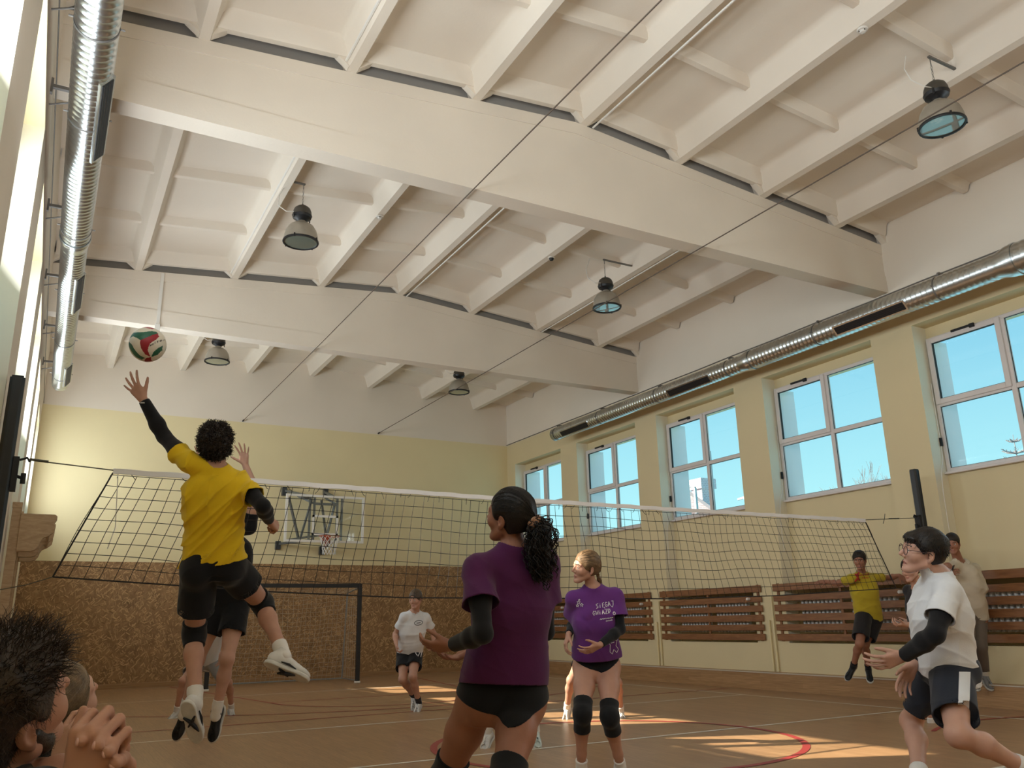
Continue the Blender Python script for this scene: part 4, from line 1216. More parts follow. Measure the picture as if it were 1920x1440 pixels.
def head_items(c, R, s, female=False, mouth_open=0.0, ears=True):
    L = lambda x, y, z: hloc(c, R, s, x, y, z)
    jw = 0.040 if female else 0.046
    it = [(EL(L(0, -0.012, 0.036), s*V(0.074, 0.095, 0.083), R), 0.0),
          (EL(L(0, 0.030, 0.0), s*V(0.066, 0.062, 0.085), R), 0.02*s),
          (RC(L(0, 0.040, -0.03), L(0, 0.055, -0.088), 0.050*s, 0.026*s), 0.03*s)]
    for x in (-1, 1):
        it += [(RC(L(x*jw*1.22, 0.004, -0.055), L(x*0.018, 0.070, -0.098), 0.017*s, 0.016*s), 0.026*s),
               (EL(L(x*0.040, 0.060, -0.026), s*V(0.022, 0.022, 0.022), R), 0.022*s),
               (RC(L(x*0.014, 0.089, 0.026), L(x*0.046, 0.072, 0.024), 0.0085*s, 0.008*s), 0.014*s)]
    it += [(EL(L(0, 0.083, -0.101), s*V(0.017, 0.013, 0.014), R), 0.016*s)]
    for x in (-1, 1): it.append((EL(L(x*0.031, 0.099, 0.004), s*V(0.017, 0.016, 0.012), R), 0.010*s, -1))
    it += [(RC(L(0, 0.086, 0.018), L(0, 0.1125, -0.024), 0.0075*s, 0.0105*s), 0.009*s),
           (RC(L(-0.010, 0.098, -0.033), L(0.010, 0.098, -0.033), 0.0085*s), 0.006*s)]
    o = mouth_open
    it += [(RC(L(-0.016, 0.085, -0.063), L(0.016, 0.085, -0.063), 0.0062*s), 0.008*s), (EL(L(0, 0.0915, -0.061), s*V(0.014, 0.0062, 0.005), R), 0.006*s),
           (EL(L(0, 0.0895, -0.073-0.010*o), s*V(0.014, 0.0070, 0.0055), R), 0.007*s),
           (EL(L(0, 0.100, -0.067-0.004*o), s*V(0.019, 0.012, 0.0012+0.006*o), R), 0.002*s, -1)]
    for x in (-1, 1): it.append((EL(L(x*0.031, 0.0795, 0.004), s*V(0.0122, 0.0122, 0.0122), R), 0.0))
    for x in (-1, 1):    # upper lids
        it.append((RC(L(x*0.020, 0.0885, 0.0085), L(x*0.033, 0.0905, 0.0125), 0.0030*s, 0.0034*s), 0.003*s))
        it.append((RC(L(x*0.033, 0.0905, 0.0125), L(x*0.0435, 0.083, 0.0060), 0.0034*s, 0.0028*s), 0.003*s))
    if ears:
        for x in (-1, 1):
            Re = np.array([unit(R[0]*x*0.9-R[1]*0.42), unit(R[1]*0.9+R[0]*x*0.42), R[2]])
            it += [(EL(L(x*0.078, -0.012, -0.008), s*V(0.0080, 0.0165, 0.028), Re), 0.006*s),
                   (EL(L(x*0.074, -0.004, -0.034), s*V(0.008, 0.010, 0.012), Re), 0.006*s),
                   (EL(L(x*0.0865, -0.006, -0.004), s*V(0.007, 0.0105, 0.019), Re), 0.003*s, -1)]
    return it
def face_zones(pts, quads, c, R, s, brow=True):
    cen = pts[quads].mean(1); q = ((cen-np.asarray(c))@R.T)/s
    mi = np.zeros(len(quads), int)
    x, y, z = np.abs(q[:, 0]), q[:, 1], q[:, 2]
    near = np.abs(cen-np.asarray(c)).max(1) < 0.2*s
    d = np.sqrt((x-0.031)**2+(y-0.0795)**2+(z-0.004)**2)
    eye = near & (d < 0.0129) & (y > 0.083) & (z < 0.0100) & (np.sqrt((x-0.031)**2+(z-0.003)**2) < 0.0098)
    mi[eye] = 2
    mi[eye & (np.sqrt((x-0.031)**2+(z-0.004)**2) < 0.0058)] = 3
    lip = near & (y > 0.084) & (x < 0.0195) & (np.abs((z+0.0675)) < 0.0105*np.sqrt(np.maximum(0, 1-(x/0.0205)**2)))
    mi[lip] = 1
    if brow:
        b = near & (y > 0.060) & (x > 0.012) & (x < 0.050) & (np.abs(z-(0.0275+0.06*(x-0.03)-0.30*np.maximum(x-0.040, 0))) < 0.0031)
        mi[b] = 4
    return mi

def hand_items(w, d, n, side, s=1.0, curl=(0.25, 0.35, 0.25), spread=0.10, thumb=(0.9, 0.35, 0.35), per=None, bend=0.0, nails=None):
    """w wrist, d towards the fingers, n the way the palm faces; side 'l' or 'r'"""
    d = unit(d); n = np.asarray(n, float); n = unit(n-d*(n@d))
    t = np.cross(d, n)*(-1 if side == 'l' else 1)
    w = np.asarray(w, float)
    G = lambda a, b, c_=0.0: w+s*(d*a+t*b+n*c_)
    it = []
    base = [(0.088, 0.029), (0.093, 0.0095), (0.088, -0.0105), (0.079, -0.029)]
    root = [(0.012, 0.014), (0.010, 0.005), (0.010, -0.006), (0.012, -0.014)]
    for (a, b), (ra, rb_) in zip(base, root): it.append((RC(G(ra, rb_), G(a-0.004, b, -0.001), 0.0135*s, 0.0108*s), 0.013*s))
    it.append((RC(G(0.022, 0.016, 0.006), G(0.060, 0.026, 0.006), 0.015*s, 0.011*s), 0.012*s))
    it.append((RC(G(0.022, -0.016, 0.006), G(0.060, -0.024, 0.005), 0.013*s, 0.010*s), 0.012*s))
    LEN = [(0.043, 0.026, 0.022), (0.047, 0.030, 0.023), (0.043, 0.027, 0.023), (0.034, 0.020, 0.020)]
    RAD = [(0.0092, 0.0082, 0.0074, 0.0062), (0.0095, 0.0084, 0.0075, 0.0062), (0.009, 0.0080, 0.0072, 0.006), (0.008, 0.0070, 0.0063, 0.0054)]
    for i in range(4):
        cu = per[i] if per else curl
        p = G(*base[i]); dirf = unit(d+t*spread*(1.5-i)*0.85); ang = 0
        ch = []
        for j in range(3):
            ang += cu[j]
            dj = dirf*math.cos(ang)+n*math.sin(ang)
            q = p+dj*LEN[i][j]*s
            ch.append((RC(p, q, RAD[i][j]*s, RAD[i][j+1]*s), 0.003*s)); p = q
        if nails is not None: nails.append((p-dj*0.007*s, dj, unit(np.cross(np.cross(dj, n), dj))*0-(n*math.cos(ang)-dirf*math.sin(ang)), RAD[i][3]*s))
        it.append((U(ch), 0.0035*s))
    p = G(0.022, 0.022, 0.006); a, b, c_ = thumb
    d0 = unit(d*math.cos(a)+t*math.sin(a)+n*b)
    q = p+d0*0.042*s; d1 = unit(d0+d*c_*0.6-t*c_*0.15+n*b*0.3); r_ = q+d1*0.032*s; d2 = unit(d1+d*c_*0.7-t*c_*0.2); e_ = r_+d2*0.026*s
    it.append((U([(RC(p, q, 0.0145*s, 0.0112*s), 0.0), (RC(q, r_, 0.0108*s, 0.0095*s), 0.004*s), (RC(r_, e_, 0.0098*s, 0.0070*s), 0.004*s)]), 0.010*s))
    return it

def shoe_frame(f, u):
    f = unit(f); u = np.asarray(u, float); u = unit(u-f*(u@f)); return f, u, np.cross(f, u)
def shoe_nodes(a, f, u, s=1.0):
    f, u, r = shoe_frame(f, u); R = np.array([r, f, u]); a = np.asarray(a, float)
    G = lambda x, y, z: a+s*(r*x+f*y+u*z)
    upper = U([(EL(G(0, -0.030, -0.048), s*V(0.036, 0.046, 0.046), R), 0), (RC(G(0, 0.0, -0.030), G(0, 0.105, -0.056), 0.041*s, 0.036*s), 0.02*s),
               (EL(G(0.0, 0.140, -0.062), s*V(0.044, 0.066, 0.030), R), 0.02*s), (RC(G(0, -0.006, 0.022), G(0, -0.004, -0.03), 0.043*s, 0.040*s), 0.015*s)])
    up = CLIP(upper, [(G(0, 0, -0.084), -u), (G(0, -0.02, 0.022), u+f*0.35)], hollow=(0.007*s, 0.02*s), hollows=[False, True])
    so = CLIP(U([(EL(G(0, -0.030, -0.088), s*V(0.041, 0.052, 0.05), R), 0), (RC(G(0, 0.0, -0.09), G(0.002, 0.10, -0.09), 0.040*s, 0.044*s), 0.02*s), (EL(G(0.002, 0.135, -0.086), s*V(0.048, 0.078, 0.05), R), 0.015*s)]),
              [(G(0, 0, -0.076), u), (G(0, 0, -0.106), -u), (G(0, 0.15, -0.100), -u-f*0.0+u*0)])
    return up, so, G
TORSO_M = [(-0.16, 0.165, 0.098, 0.108), (0.0, 0.168, 0.100, 0.115), (0.2, 0.150, 0.100, 0.098), (0.4, 0.144, 0.104, 0.094), (0.6, 0.157, 0.110, 0.102),
           (0.78, 0.170, 0.108, 0.110), (0.89, 0.150, 0.086, 0.095), (0.97, 0.100, 0.066, 0.072), (1.03, 0.062, 0.055, 0.058)]
TORSO_F = [(-0.16, 0.170, 0.098, 0.112), (0.0, 0.174, 0.100, 0.120), (0.2, 0.146, 0.096, 0.094), (0.4, 0.124, 0.092, 0.082), (0.6, 0.136, 0.104, 0.090),
           (0.78, 0.150, 0.104, 0.096), (0.89, 0.134, 0.078, 0.084), (0.97, 0.088, 0.058, 0.062), (1.03, 0.053, 0.048, 0.050)]
def spine(j, t):
    p = j['pel']+(j['neck']-j['pel'])*t
    if 'bend' in j: p = p+np.asarray(j['bend'])*math.sin(math.pi*min(max(t, 0), 1))
    return p
def lat(j, t):
    k = min(max(t, 0), 1); return unit(j['hipX']*(1-k)+j['shX']*k)
def torso_loft(j, table, s, add=lambda t: (0, 0, 0), n=2.4, t0=-9, t1=9):
    return LOFT([(spine(j, t), lat(j, t), w*s+add(t)[0], df*s+add(t)[1], db*s+add(t)[2]) for t, w, df, db in table if t0 <= t <= t1], n)

def person(label, j, H=1.8, female=False, headf=None, headu=(0, 0, 1), skinm=None, hair=None, hands=None, feet=None, vox=0.006, build=1.0,
           mouth=0.0, group=None, browm=None, leg=1.0, parts=('legs', 'arms'), extra=(), head_s=1.0):
    """the bare body: one closed surface from head to ankles"""
    s = H/1.80
    hs = 0.985 if female else 1.03
    hs *= (0.6+0.4*s)*head_s
    R = head_axes(headf, headu); c = j['head']
    table = TORSO_F if female else TORSO_M
    core = [(torso_loft(j, table, s*build), 0)]
    up = unit(j['neck']-j['pel'])
    nk = 0.044 if female else 0.055
    core.append((RC(j['neck']-up*0.05, hloc(c, R, hs, 0, -0.022, -0.055), (nk+0.004)*s*build, (nk-0.004)*s), 0.035))
    core.append((RC(j['sl'], j['sr'], 0.040*s, 0.040*s), 0.05))
    fw0 = np.cross(up, j['hipX'])
    legs = {}; arms = []
    for k in 'lr':
        core.append((RC(spine(j, 1.03), j['s'+k], 0.034*s, 0.040*s), 0.045))
        if female:
            fw = np.cross(up, lat(j, 0.7)); core.append((EL(spine(j, 0.70)+fw*0.078*s+lat(j, 0.7)*(0.068*s if k == 'r' else -0.068*s), V(0.052, 0.052, 0.052)*s), 0.035))
        core.append((EL(j['h'+k]-fw0*0.052*s-up*0.005, V(0.080, 0.080, 0.092)*s*build), 0.04))
        if 'arms' in parts and 'e'+k in j:
            a, e, w = j['s'+k], j['e'+k], j['w'+k]
            b = s*build*(0.86 if female else 1.0)
            arms += [(RC(a, e, 0.048*b, 0.036*b), 0.045), (EL(a+(e-a)*0.42, V(0.044, 0.044, 0.07)*b, head_axes(np.cross(unit(e-a), V(0.3, 0.5, 0.1)), e-a)), 0.03),
                     (RC(e, e+(w-e)*0.32, 0.036*b, 0.040*b), 0.02), (RC(e+(w-e)*0.32, w, 0.039*b, 0.0260*b), 0.02)]
        if 'legs' in parts and 'k'+k in j:
            h, kn, an = j['h'+k], j['k'+k], j['a'+k]
            b = s*build*leg
            th, sh = kn-h, an-kn
            back = -(fw0 - unit(sh)*(fw0@unit(sh))); back = unit(back) if np.linalg.norm(back) > 1e-3 else fw0
            legs[k] = [(RC(h+th*0.03, h+th*0.45, 0.088*b, 0.075*b), 0.04), (RC(h+th*0.45, kn, 0.075*b, 0.052*b), 0.03), (EL(kn, V(0.051, 0.051, 0.054)*b), 0.03),
                   (RC(kn, kn+sh*0.33+back*0.012, 0.049*b, 0.053*b), 0.03), (RC(kn+sh*0.33+back*0.014, kn+sh*0.78, 0.052*b, 0.036*b), 0.03), (RC(kn+sh*0.78, an, 0.035*b, 0.033*b), 0.02)]
    it = core+arms+[q for k in legs for q in legs[k]]
    it += head_items(c, R, hs, female, mouth)
    nails = []
    for k, q in (hands or {}).items():
        it += hand_items(j['w'+k], q['d'], q['n'], k, q.get('s', s*(0.92 if female else 1.0)), q.get('curl', (0.3, 0.4, 0.3)), q.get('spread', 0.12), q.get('thumb', (0.8, 0.3, 0.3)), q.get('per'))
    it += list(extra)
    f = U(it)
    pts, qd = sdf_mesh(f, vox)
    mi = face_zones(pts, qd, c, R, hs)
    base = V(j['pel'][0], j['pel'][1], min(pts[:, 2].min(), j['pel'][2]-0.3))
    o = mesh_obj('person', pts-base, qd, [skinm, M_lip, M_eye, M_iris, browm or M_iris], None, mi)
    o.location = base
    tag(o, label, 'person', group)
    o['_'] = 0; del o['_']
    return dict(o=o, base=base, j=j, s=s*build, hs=hs, R=R, c=c, female=female, table=table, vox=vox, leg=leg, core=U(core), lower=U(core+[q for k in legs for q in legs[k]]))

def wear(p, name, node, m, vox=None, relax=1, mats=None, mi=None, parent=None):
    pts, qd = sdf_mesh(node, vox or p['vox'], relax=relax)
    o = mesh_obj(name, pts, qd, m, parent or p['o'], mi(pts, qd) if mi else None)
    o['_p'] = 0; del o['_p']
    p.setdefault('geo', {})[name] = (pts, qd)
    return o
def tshirt(p, m, hem=-0.20, sleeve=0.55, loose=1.0, seed=1, hem_n=None, amp=0.004, name='t_shirt', long=False, hemw=0.0, srad=None, dirs=None, hem_p=None):
    j, s = p['j'], p['s']
    up = unit(j['neck']-j['pel'])
    tab = [q for q in p['table'] if q[0] <= 0.98]
    def add(t):
        lo = 0.013*loose + (0.018*loose if 0.1 < t < 0.65 else 0.0)
        if t > 0.7: lo = 0.012
        if t > 0.85: lo = 0.008
        if t <= 0.0: lo = 0.012*loose + hemw
        return (lo, lo*1.05, lo)
    secs = [(min(hem, 0.0)-0.22,)+tab[0][1:]]+[q for q in tab if q[0] > min(hem, 0.0)]
    trunk = [(torso_loft(j, secs, s, add, 2.4), 0), (RC(j['sl'], j['sr'], 0.046*s, 0.046*s), 0.05)]
    sl_n = []
    warp = folds(seed, amp, 48, dirs)
    for k in 'lr':
        trunk.append((RC(spine(j, 1.0), j['s'+k], 0.038*s, 0.047*s), 0.05))
        a, e = j['s'+k], j['e'+k]
        sl = sleeve[k] if isinstance(sleeve, dict) else sleeve
        q = a+(e-a)*sl
        r1 = (srad or (0.064 if p['female'] else 0.068))*s
        if long:
            w = j['w'+k]
            sl_n.append((CLIP(U([(RC(a, e, 0.060*s, 0.056*s), 0), (RC(e, w, 0.056*s, 0.042*s), 0.03)]), [(w+(e-w)*0.05, w-e)], hollow=(0.006, 0.03), warp=warp), 0.04))
        else:
            sl_n.append((CLIP(RC(a-(q-a)*0.05, q+(q-a)*0.15, 0.054*s, r1), [(q, q-a)], hollow=(max(0.006, 1.8*p['vox']), 0.05), warp=warp), 0.04))
    hp = spine(j, hem) if hem_p is None else np.asarray(hem_p, float)
    n = -up if hem_n is None else np.asarray(hem_n, float)
    col = spine(j, 1.005)
    hw = max(0.006, 1.8*p['vox'])
    nr = (0.060 if p['female'] else 0.068)*s
    nd = unit(p['c']-p['hs']*p['R'][1]*0.02-j['neck']); neckhole = RC(spine(j, 0.985)+nd*0.012, j['neck']+nd*0.2, nr, nr*1.1)
    p['neckhole'] = (U(trunk), spine(j, 0.985), nd, nr*1.03)
    body = CLIP(U([(CLIP(p['core'], [], off=0.005), 0), (neckhole, 0.004, -1)]), [(hp, n)])
    # the hem and collar cut the trunk only, so raised sleeves stay whole
    node = U([(CLIP(U(trunk+[(neckhole, 0.004, -1)]), [(hp, n)], hollow=(hw, 0.08), warp=warp), 0), (body, 0.006)]+sl_n)
    return wear(p, name, node, m)
def neckband(p, m, r=0.0055, parent=None):
    """ribbed collar laid along the edge where the shirt opens around the neck"""
    trunk, c0, nd, nr = p['neckhole']
    e1 = unit(np.cross(nd, V(0.3, 0.9, 0.1))); e2 = np.cross(nd, e1)
    A = np.linspace(0, 2*math.pi, 44, endpoint=False); T = np.linspace(-0.06, 0.14, 90)
    ring = []
    for an in A:
        q = c0+nr*1.01*(e1*math.cos(an)+e2*math.sin(an))+T[:, None]*nd
        d = trunk(q.astype(F4)); inside = np.flatnonzero(d < 0)
        ring.append(T[inside[-1]] if len(inside) else 0.0)
    ring = np.array(ring)
    for _ in range(4): ring = (np.roll(ring, 1)+2*ring+np.roll(ring, -1))/4
    mb = MB(); mb.tube([c0+nr*1.0*(e1*math.cos(an)+e2*math.sin(an))+nd*t for an, t in zip(A, ring)], r, 8, closed=True)
    return mb.build('neckband', m, parent or p['o'])
def comb(p, node, n, tie, r, seed, lo=-0.03, m=None):
    """fine combed strands running over the hair from the hairline to the tie (head coordinates)"""
    R_ = np.random.RandomState(seed); mb = MB(); t1 = unit(tie)
    for i in range(n):
        th = R_.uniform(-math.pi, math.pi); y = R_.uniform(0.25, 0.85)
        d0 = unit(V(math.sin(th)*0.9, y, 0.15+max(0, math.cos(th))*0.9))
        k = np.linspace(0, 0.97, 12)[:, None]
        dirs = d0*(1-k)+t1*k; bow = np.sin(k*math.pi)*0.25; dirs = dirs+bow*V(0, 0, 1)*max(0, d0[2])
        dirs = dirs/np.linalg.norm(dirs, axis=1)[:, None]
        w = dirs@p['R']; o = hloc(p['c'], p['R'], p['hs'], 0, -0.01, 0.02)
        rad = np.full(len(w), 0.19)
        for _ in range(30): rad = rad-0.8*node((o+w*rad[:, None]).astype(F4))
        d = np.abs(node((o+w*rad[:, None]).astype(F4)))
        q = [o+w[t]*(rad[t]+0.0004) for t in range(len(w)) if d[t] < 0.004 and rad[t] > 0.05]
        if len(q) > 5: mb.tube(q, [r*0.4]+[r]*(len(q)-2)+[r*0.4], 3, caps=False)
    return np.array(mb.v), np.array(mb.f)
def shorts(p, m, length=0.62, loose=1.0, seed=2, amp=0.003, top=0.22, r0=0.100, r1=0.100, name='shorts', cut=None, cutn=None):
    j, s = p['j'], p['s']; up = unit(j['neck']-j['pel'])
    tab = [q for q in p['table'] if q[0] <= 0.21]
    it = [(torso_loft(j, [(-0.10,)+tab[0][1:]]+tab[1:], s, lambda t: (0.010*loose, 0.012*loose, 0.012*loose), 2.4), 0)]
    fw0 = np.cross(up, j['hipX'])
    for k in 'lr':
        h, kn = j['h'+k], j['k'+k]; L = length[k] if isinstance(length, dict) else length
        q = h+(kn-h)*L
        n = (kn-h) if cutn is None else np.asarray(cutn[k], float)
        it.append((CLIP(RC(h, q+(kn-h)*0.12, r0*s*p['leg'], r1*s*p['leg']), [(q, n)], hollow=(max(0.006, 1.8*p['vox']), 0.04)), 0.03))
        it.append((EL(h-fw0*0.058*s-up*0.005, V(0.093, 0.093, 0.10)*s), 0.04))
    w_ = folds(seed, amp, 45)
    pl = [(spine(j, min(top, 0.21)), up)]
    for k in 'lr':
        h, kn = j['h'+k], j['k'+k]; L = length[k] if isinstance(length, dict) else length
        q = h+(kn-h)*L; n = (kn-h) if cutn is None else np.asarray(cutn[k], float)
        pl.append((q-unit(n)*0.045, n))
    return wear(p, name, U([(CLIP(U(it), [(spine(j, top), up)], warp=w_), 0), (CLIP(p['lower'], pl, off=0.005), 0.006)]), m)
def tight_shorts(p, m, name='shorts', drop=0.0, off=0.004, slant=0.6):
    """short close-fitting volleyball briefs: the body's own surface, cut high on the thigh"""
    j = p['j']; up = unit(j['neck']-j['pel']); pl = [(spine(j, 0.25), up)]
    for k in 'lr':
        sg = 1 if k == 'r' else -1
        pl.append((j['h'+k]-up*drop, j['hipX']*sg*slant-up))
    node = CLIP(p['lower'], pl, off=off)
    return wear(p, name, node, m)
def limb_band(p, name, m, a, e, t0, t1, ra, rb, flare=0.0, parent=None, mids=None):
    """a sleeve, sock or pad around a limb from a to e between the fractions t0 and t1"""
    a, e = np.asarray(a, float), np.asarray(e, float); d = e-a
    r = lambda t: ra+(rb-ra)*t
    nodes = mids or RC(a+d*(t0-0.05), a+d*(t1+0.05), r(t0), r(t1))
    node = CLIP(nodes, [(a+d*t0, -d), (a+d*t1, d)])
    return wear(p, name, node, m, parent=parent)
def arm_sleeve(p, k, m, t0=0.35, t1=0.97, name='arm_sleeve', off=0.006):
    j = p['j']; a, e, w = j['s'+k], j['e'+k], j['w'+k]; b = p['s']*(0.86 if p['female'] else 1.0)
    it = [(RC(a+(e-a)*t0, e, (0.048-0.012*t0)*b+off, 0.036*b+off), 0), (EL(a+(e-a)*0.42, V(0.044, 0.044, 0.07)*b+off, head_axes(np.cross(unit(e-a), V(0.3, 0.5, 0.1)), e-a)), 0.03),
          (RC(e, e+(w-e)*0.32, 0.036*b+off, 0.040*b+off), 0.02), (RC(e+(w-e)*0.32, w, 0.039*b+off, 0.0260*b+off), 0.02)]
    node = CLIP(U(it), [(w+(e-w)*(1-t1), w-e)], warp=folds(5, 0.0015, 45))
    return wear(p, name, node, m)
def knee_pad(p, k, m, t0=-0.30, t1=0.27, off=0.011, name='knee_pad', pad=True):
    j = p['j']; h, kn, an = j['h'+k], j['k'+k], j['a'+k]; b = p['s']*p['leg']; th, sh = kn-h, an-kn
    up = unit(j['neck']-j['pel']); fw0 = np.cross(up, j['hipX'])
    fr = unit(unit(-th)*0+fw0)
    it = [(RC(kn+th*t0*1.3, kn, 0.066*b+off, 0.053*b+off), 0), (EL(kn, V(0.052, 0.052, 0.055)*b+off), 0.03), (RC(kn, kn+sh*t1*1.3, 0.050*b+off, 0.054*b+off), 0.03)]
    if pad: it.append((EL(kn+fr*0.035*b, V(0.045, 0.045, 0.06)*b), 0.03))
    node = CLIP(U(it), [(kn+th*t0, -th), (kn+sh*t1, sh)], warp=folds(9, 0.002, 40))
    return wear(p, name, node, m)
def sock(p, k, m, t0=0.72, name='sock'):
    j = p['j']; kn, an = j['k'+k], j['a'+k]; b = p['s']*p['leg']; d = an-kn
    node = CLIP(U([(RC(kn+d*(t0-0.05), kn+d*0.86, 0.041*b+0.005, 0.035*b+0.006), 0), (RC(kn+d*0.86, an+d*0.05, 0.036*b+0.006, 0.037*b+0.006), 0.02)]), [(kn+d*t0, -d)], warp=folds(11, 0.002, 60))
    return wear(p, name, node, m)
def shoe(p, k, f, u, m_up, m_sole, s=1.0, name='shoe', accent=None):
    up, so, G = shoe_nodes(p['j']['a'+k], f, u, s*p['s'])
    o = wear(p, name, up, m_up); 
    wear(p, 'sole', so, m_sole, parent=o)
    return o, G
def print_on(p, garment, m, o, ex, ey, n, lines, r=0.0035, name='print', parent=None):
    """thin lettering strokes laid on a garment: lines are lists of (x, y) in metres around o"""
    pts, qd = p['geo'][garment]
    bv = BVHTree.FromPolygons([tuple(q) for q in pts], [tuple(int(i) for i in q) for q in qd])
    ex, ey, n = unit(ex), unit(ey), unit(n)
    mb = MB()
    for ln in lines:
        dense = []
        for a, b in zip(ln[:-1], ln[1:]):
            k = max(1, int(math.hypot(a[0]-b[0], a[1]-b[1])/0.012))
            for i in range(k): dense.append((a[0]+(b[0]-a[0])*i/k, a[1]+(b[1]-a[1])*i/k))
        dense.append(ln[-1])
        q = []
        for x, y in dense:
            st = Vector(np.asarray(o)+ex*x+ey*y+n*0.35)
            loc, nr, _, _ = bv.ray_cast(st, Vector(-n), 0.7)
            if loc is not None: q.append(V(*loc)+V(*nr)*(0.0012))
        if len(q) > 1: mb.tube(q, r, 5)
    if not mb.v: return None
    return mb.build(name, m, parent)
def hair_node(p, thick=0.010, low=-0.05, carve=True, front=0.0, seed=3, amp=0.0, f=40, fringe=0.0, extra=()):
    c, R, s = p['c'], p['R'], p['hs']
    L = lambda x, y, z: hloc(c, R, s, x, y, z)
    it = [(EL(L(0, -0.014, 0.038), s*(V(0.075, 0.096, 0.084)+thick), R), 0), (EL(L(0, -0.050, -0.005+low*0.2), s*V(0.062+thick*0.6, 0.052+thick*0.6, 0.060-low*0.3), R), 0.03)]
    for x in (-1, 1): it.append((EL(L(x*0.062, 0.012, 0.028), s*V(0.016+thick*0.5, 0.030, 0.038), R), 0.02))
    it += [(q, k) for q, k in extra]
    it.append((EL(L(0, 0.128+front, -0.035), s*V(0.086, 0.075+front*0.4, 0.102-fringe), R), 0.012, -1))
    for x in (-1, 1): it.append((EL(L(x*0.085, 0.0, -0.022), s*V(0.02, 0.030, 0.040), R), 0.008, -1))
    pl = [(L(0, -0.06, low), -R[2]*1.0-R[1]*0.3)]
    return CLIP(U(it), pl, warp=folds(seed, amp, f) if amp else None)
def hair(p, node, m, strands=None, vox=None, name='hair'):
    pts, qd = sdf_mesh(node, vox or p['vox'])
    if strands is not None:
        sp, sq = strands
        qd = np.concatenate([qd, sq+len(pts)]); pts = np.concatenate([pts, sp])
    return mesh_obj(name, pts, qd, m, p['o'])
def tufts(p, node, n, length, r, seed, curl=0.0, where=None, droop=0.0, dirn=None, sides=4, steps=5):
    """short tapering locks rooted on a hair surface"""
    R_ = np.random.RandomState(seed)
    pts, qd = sdf_mesh(node, max(p['vox'], 0.008))
    v = pts[qd]; nr = np.cross(v[:, 2]-v[:, 0], v[:, 3]-v[:, 1]); nr /= np.linalg.norm(nr, axis=1)[:, None]+1e-9; ce = v.mean(1)
    loc = ((ce-p['c'])@p['R'].T)/p['hs']
    ok = np.ones(len(ce), bool) if where is None else where(loc, nr@p['R'].T)
    ids = np.flatnonzero(ok); ids = R_.choice(ids, min(n, len(ids)), replace=False)
    mb = MB()
    for i in ids:
        L = length*R_.uniform(0.6, 1.3); d = unit(nr[i]+R_.normal(size=3)*0.55+(0 if dirn is None else np.asarray(dirn)))
        a = ce[i]-nr[i]*0.004; q = [a]; ph = R_.uniform(0, 6.28); s1 = unit(np.cross(d, R_.normal(size=3))); s2 = np.cross(d, s1)
        for t in range(1, steps+1):
            k = t/steps
            q.append(a+d*L*k+curl*(s1*math.sin(ph+k*7)+s2*math.cos(ph+k*7))*k**0.7*1.0-V(0, 0, droop)*L*k*k)
        mb.tube(q, [r*(1-0.85*t/steps) for t in range(steps+1)], sides, caps=False)
    return np.array(mb.v), np.array(mb.f)
# ------------------------------------------------------------------ the people
def D(u, v, w):
    """a direction given as right, down and away from the camera"""
    return unit(CR*u + CD*v + CF*w)
C_black = cloth('black_jersey', (0.008, 0.008, 0.010)); C_blacksoft = cloth('charcoal_fabric', (0.020, 0.018, 0.020))
C_pad = cloth('black_neoprene', (0.006, 0.006, 0.007), 0.75)
C_yellow = cloth('yellow_jersey', (0.74, 0.49, 0.014)); C_yellow2 = cloth('lemon_cotton', (0.50, 0.38, 0.03))
C_purple = cloth('purple_cotton', (0.085, 0.016, 0.085)); C_purple2 = cloth('violet_cotton', (0.125, 0.030, 0.185))
C_white = cloth('white_cotton', (0.70, 0.71, 0.74)); C_offwhite = cloth('cream_fleece', (0.62, 0.55, 0.44)); C_sock = cloth('white_sock', (0.74, 0.71, 0.68), 0.9)
C_grey = cloth('grey_cotton', (0.30, 0.30, 0.31)); C_taupe = cloth('taupe_trouser', (0.155, 0.125, 0.105)); C_navy = cloth('navy_shorts', (0.020, 0.024, 0.036))
M_shoew = mat('white_shoe', (0.66, 0.64, 0.62), 0.55, var=0.06, vscale=20); M_solew = mat('pale_sole', (0.60, 0.59, 0.56), 0.6, var=0.08, vscale=30)
M_shoeb = mat('black_shoe', (0.012, 0.012, 0.014), 0.6); M_print = mat('white_print', (0.72, 0.70, 0.72), 0.7); M_redprint = mat('red_print', (0.50, 0.03, 0.02), 0.7)
M_darkprint = mat('dark_print', (0.03, 0.03, 0.035), 0.7); M_gold = mat('gold', (0.75, 0.45, 0.18), 0.3, metal=1.0); M_silverp = mat('silver_print', (0.55, 0.53, 0.52), 0.5)
H_dark = hairmat('dark_brown_hair', (0.020, 0.012, 0.008)); H_black = hairmat('black_brown_hair', (0.010, 0.007, 0.006)); H_blond = hairmat('dark_blond_hair', (0.17, 0.105, 0.055)); H_brown = hairmat('brown_hair', (0.055, 0.032, 0.020))
H_short = hairmat('mid_brown_hair', (0.085, 0.055, 0.035))

def mk(pel, neck, fwd_deg, sh_deg=None, half=0.170, hip=0.088, drop=0.06):
    """pelvis, neck and the two lateral axes; shoulders and hips follow unless set by hand"""
    j = dict(pel=pel, neck=neck)
    j['hipX'] = heading(fwd_deg)[1]; j['shX'] = heading(fwd_deg if sh_deg is None else sh_deg)[1]
    up = unit(neck-pel)
    j['shX'] = unit(j['shX']-up*(j['shX']@up)); j['hipX'] = unit(j['hipX']-up*(j['hipX']@up)*0.6)
    j['sr'] = neck+j['shX']*half-up*drop; j['sl'] = neck-j['shX']*half-up*drop
    j['hr'] = pel+j['hipX']*hip; j['hl'] = pel-j['hipX']*hip
    return j

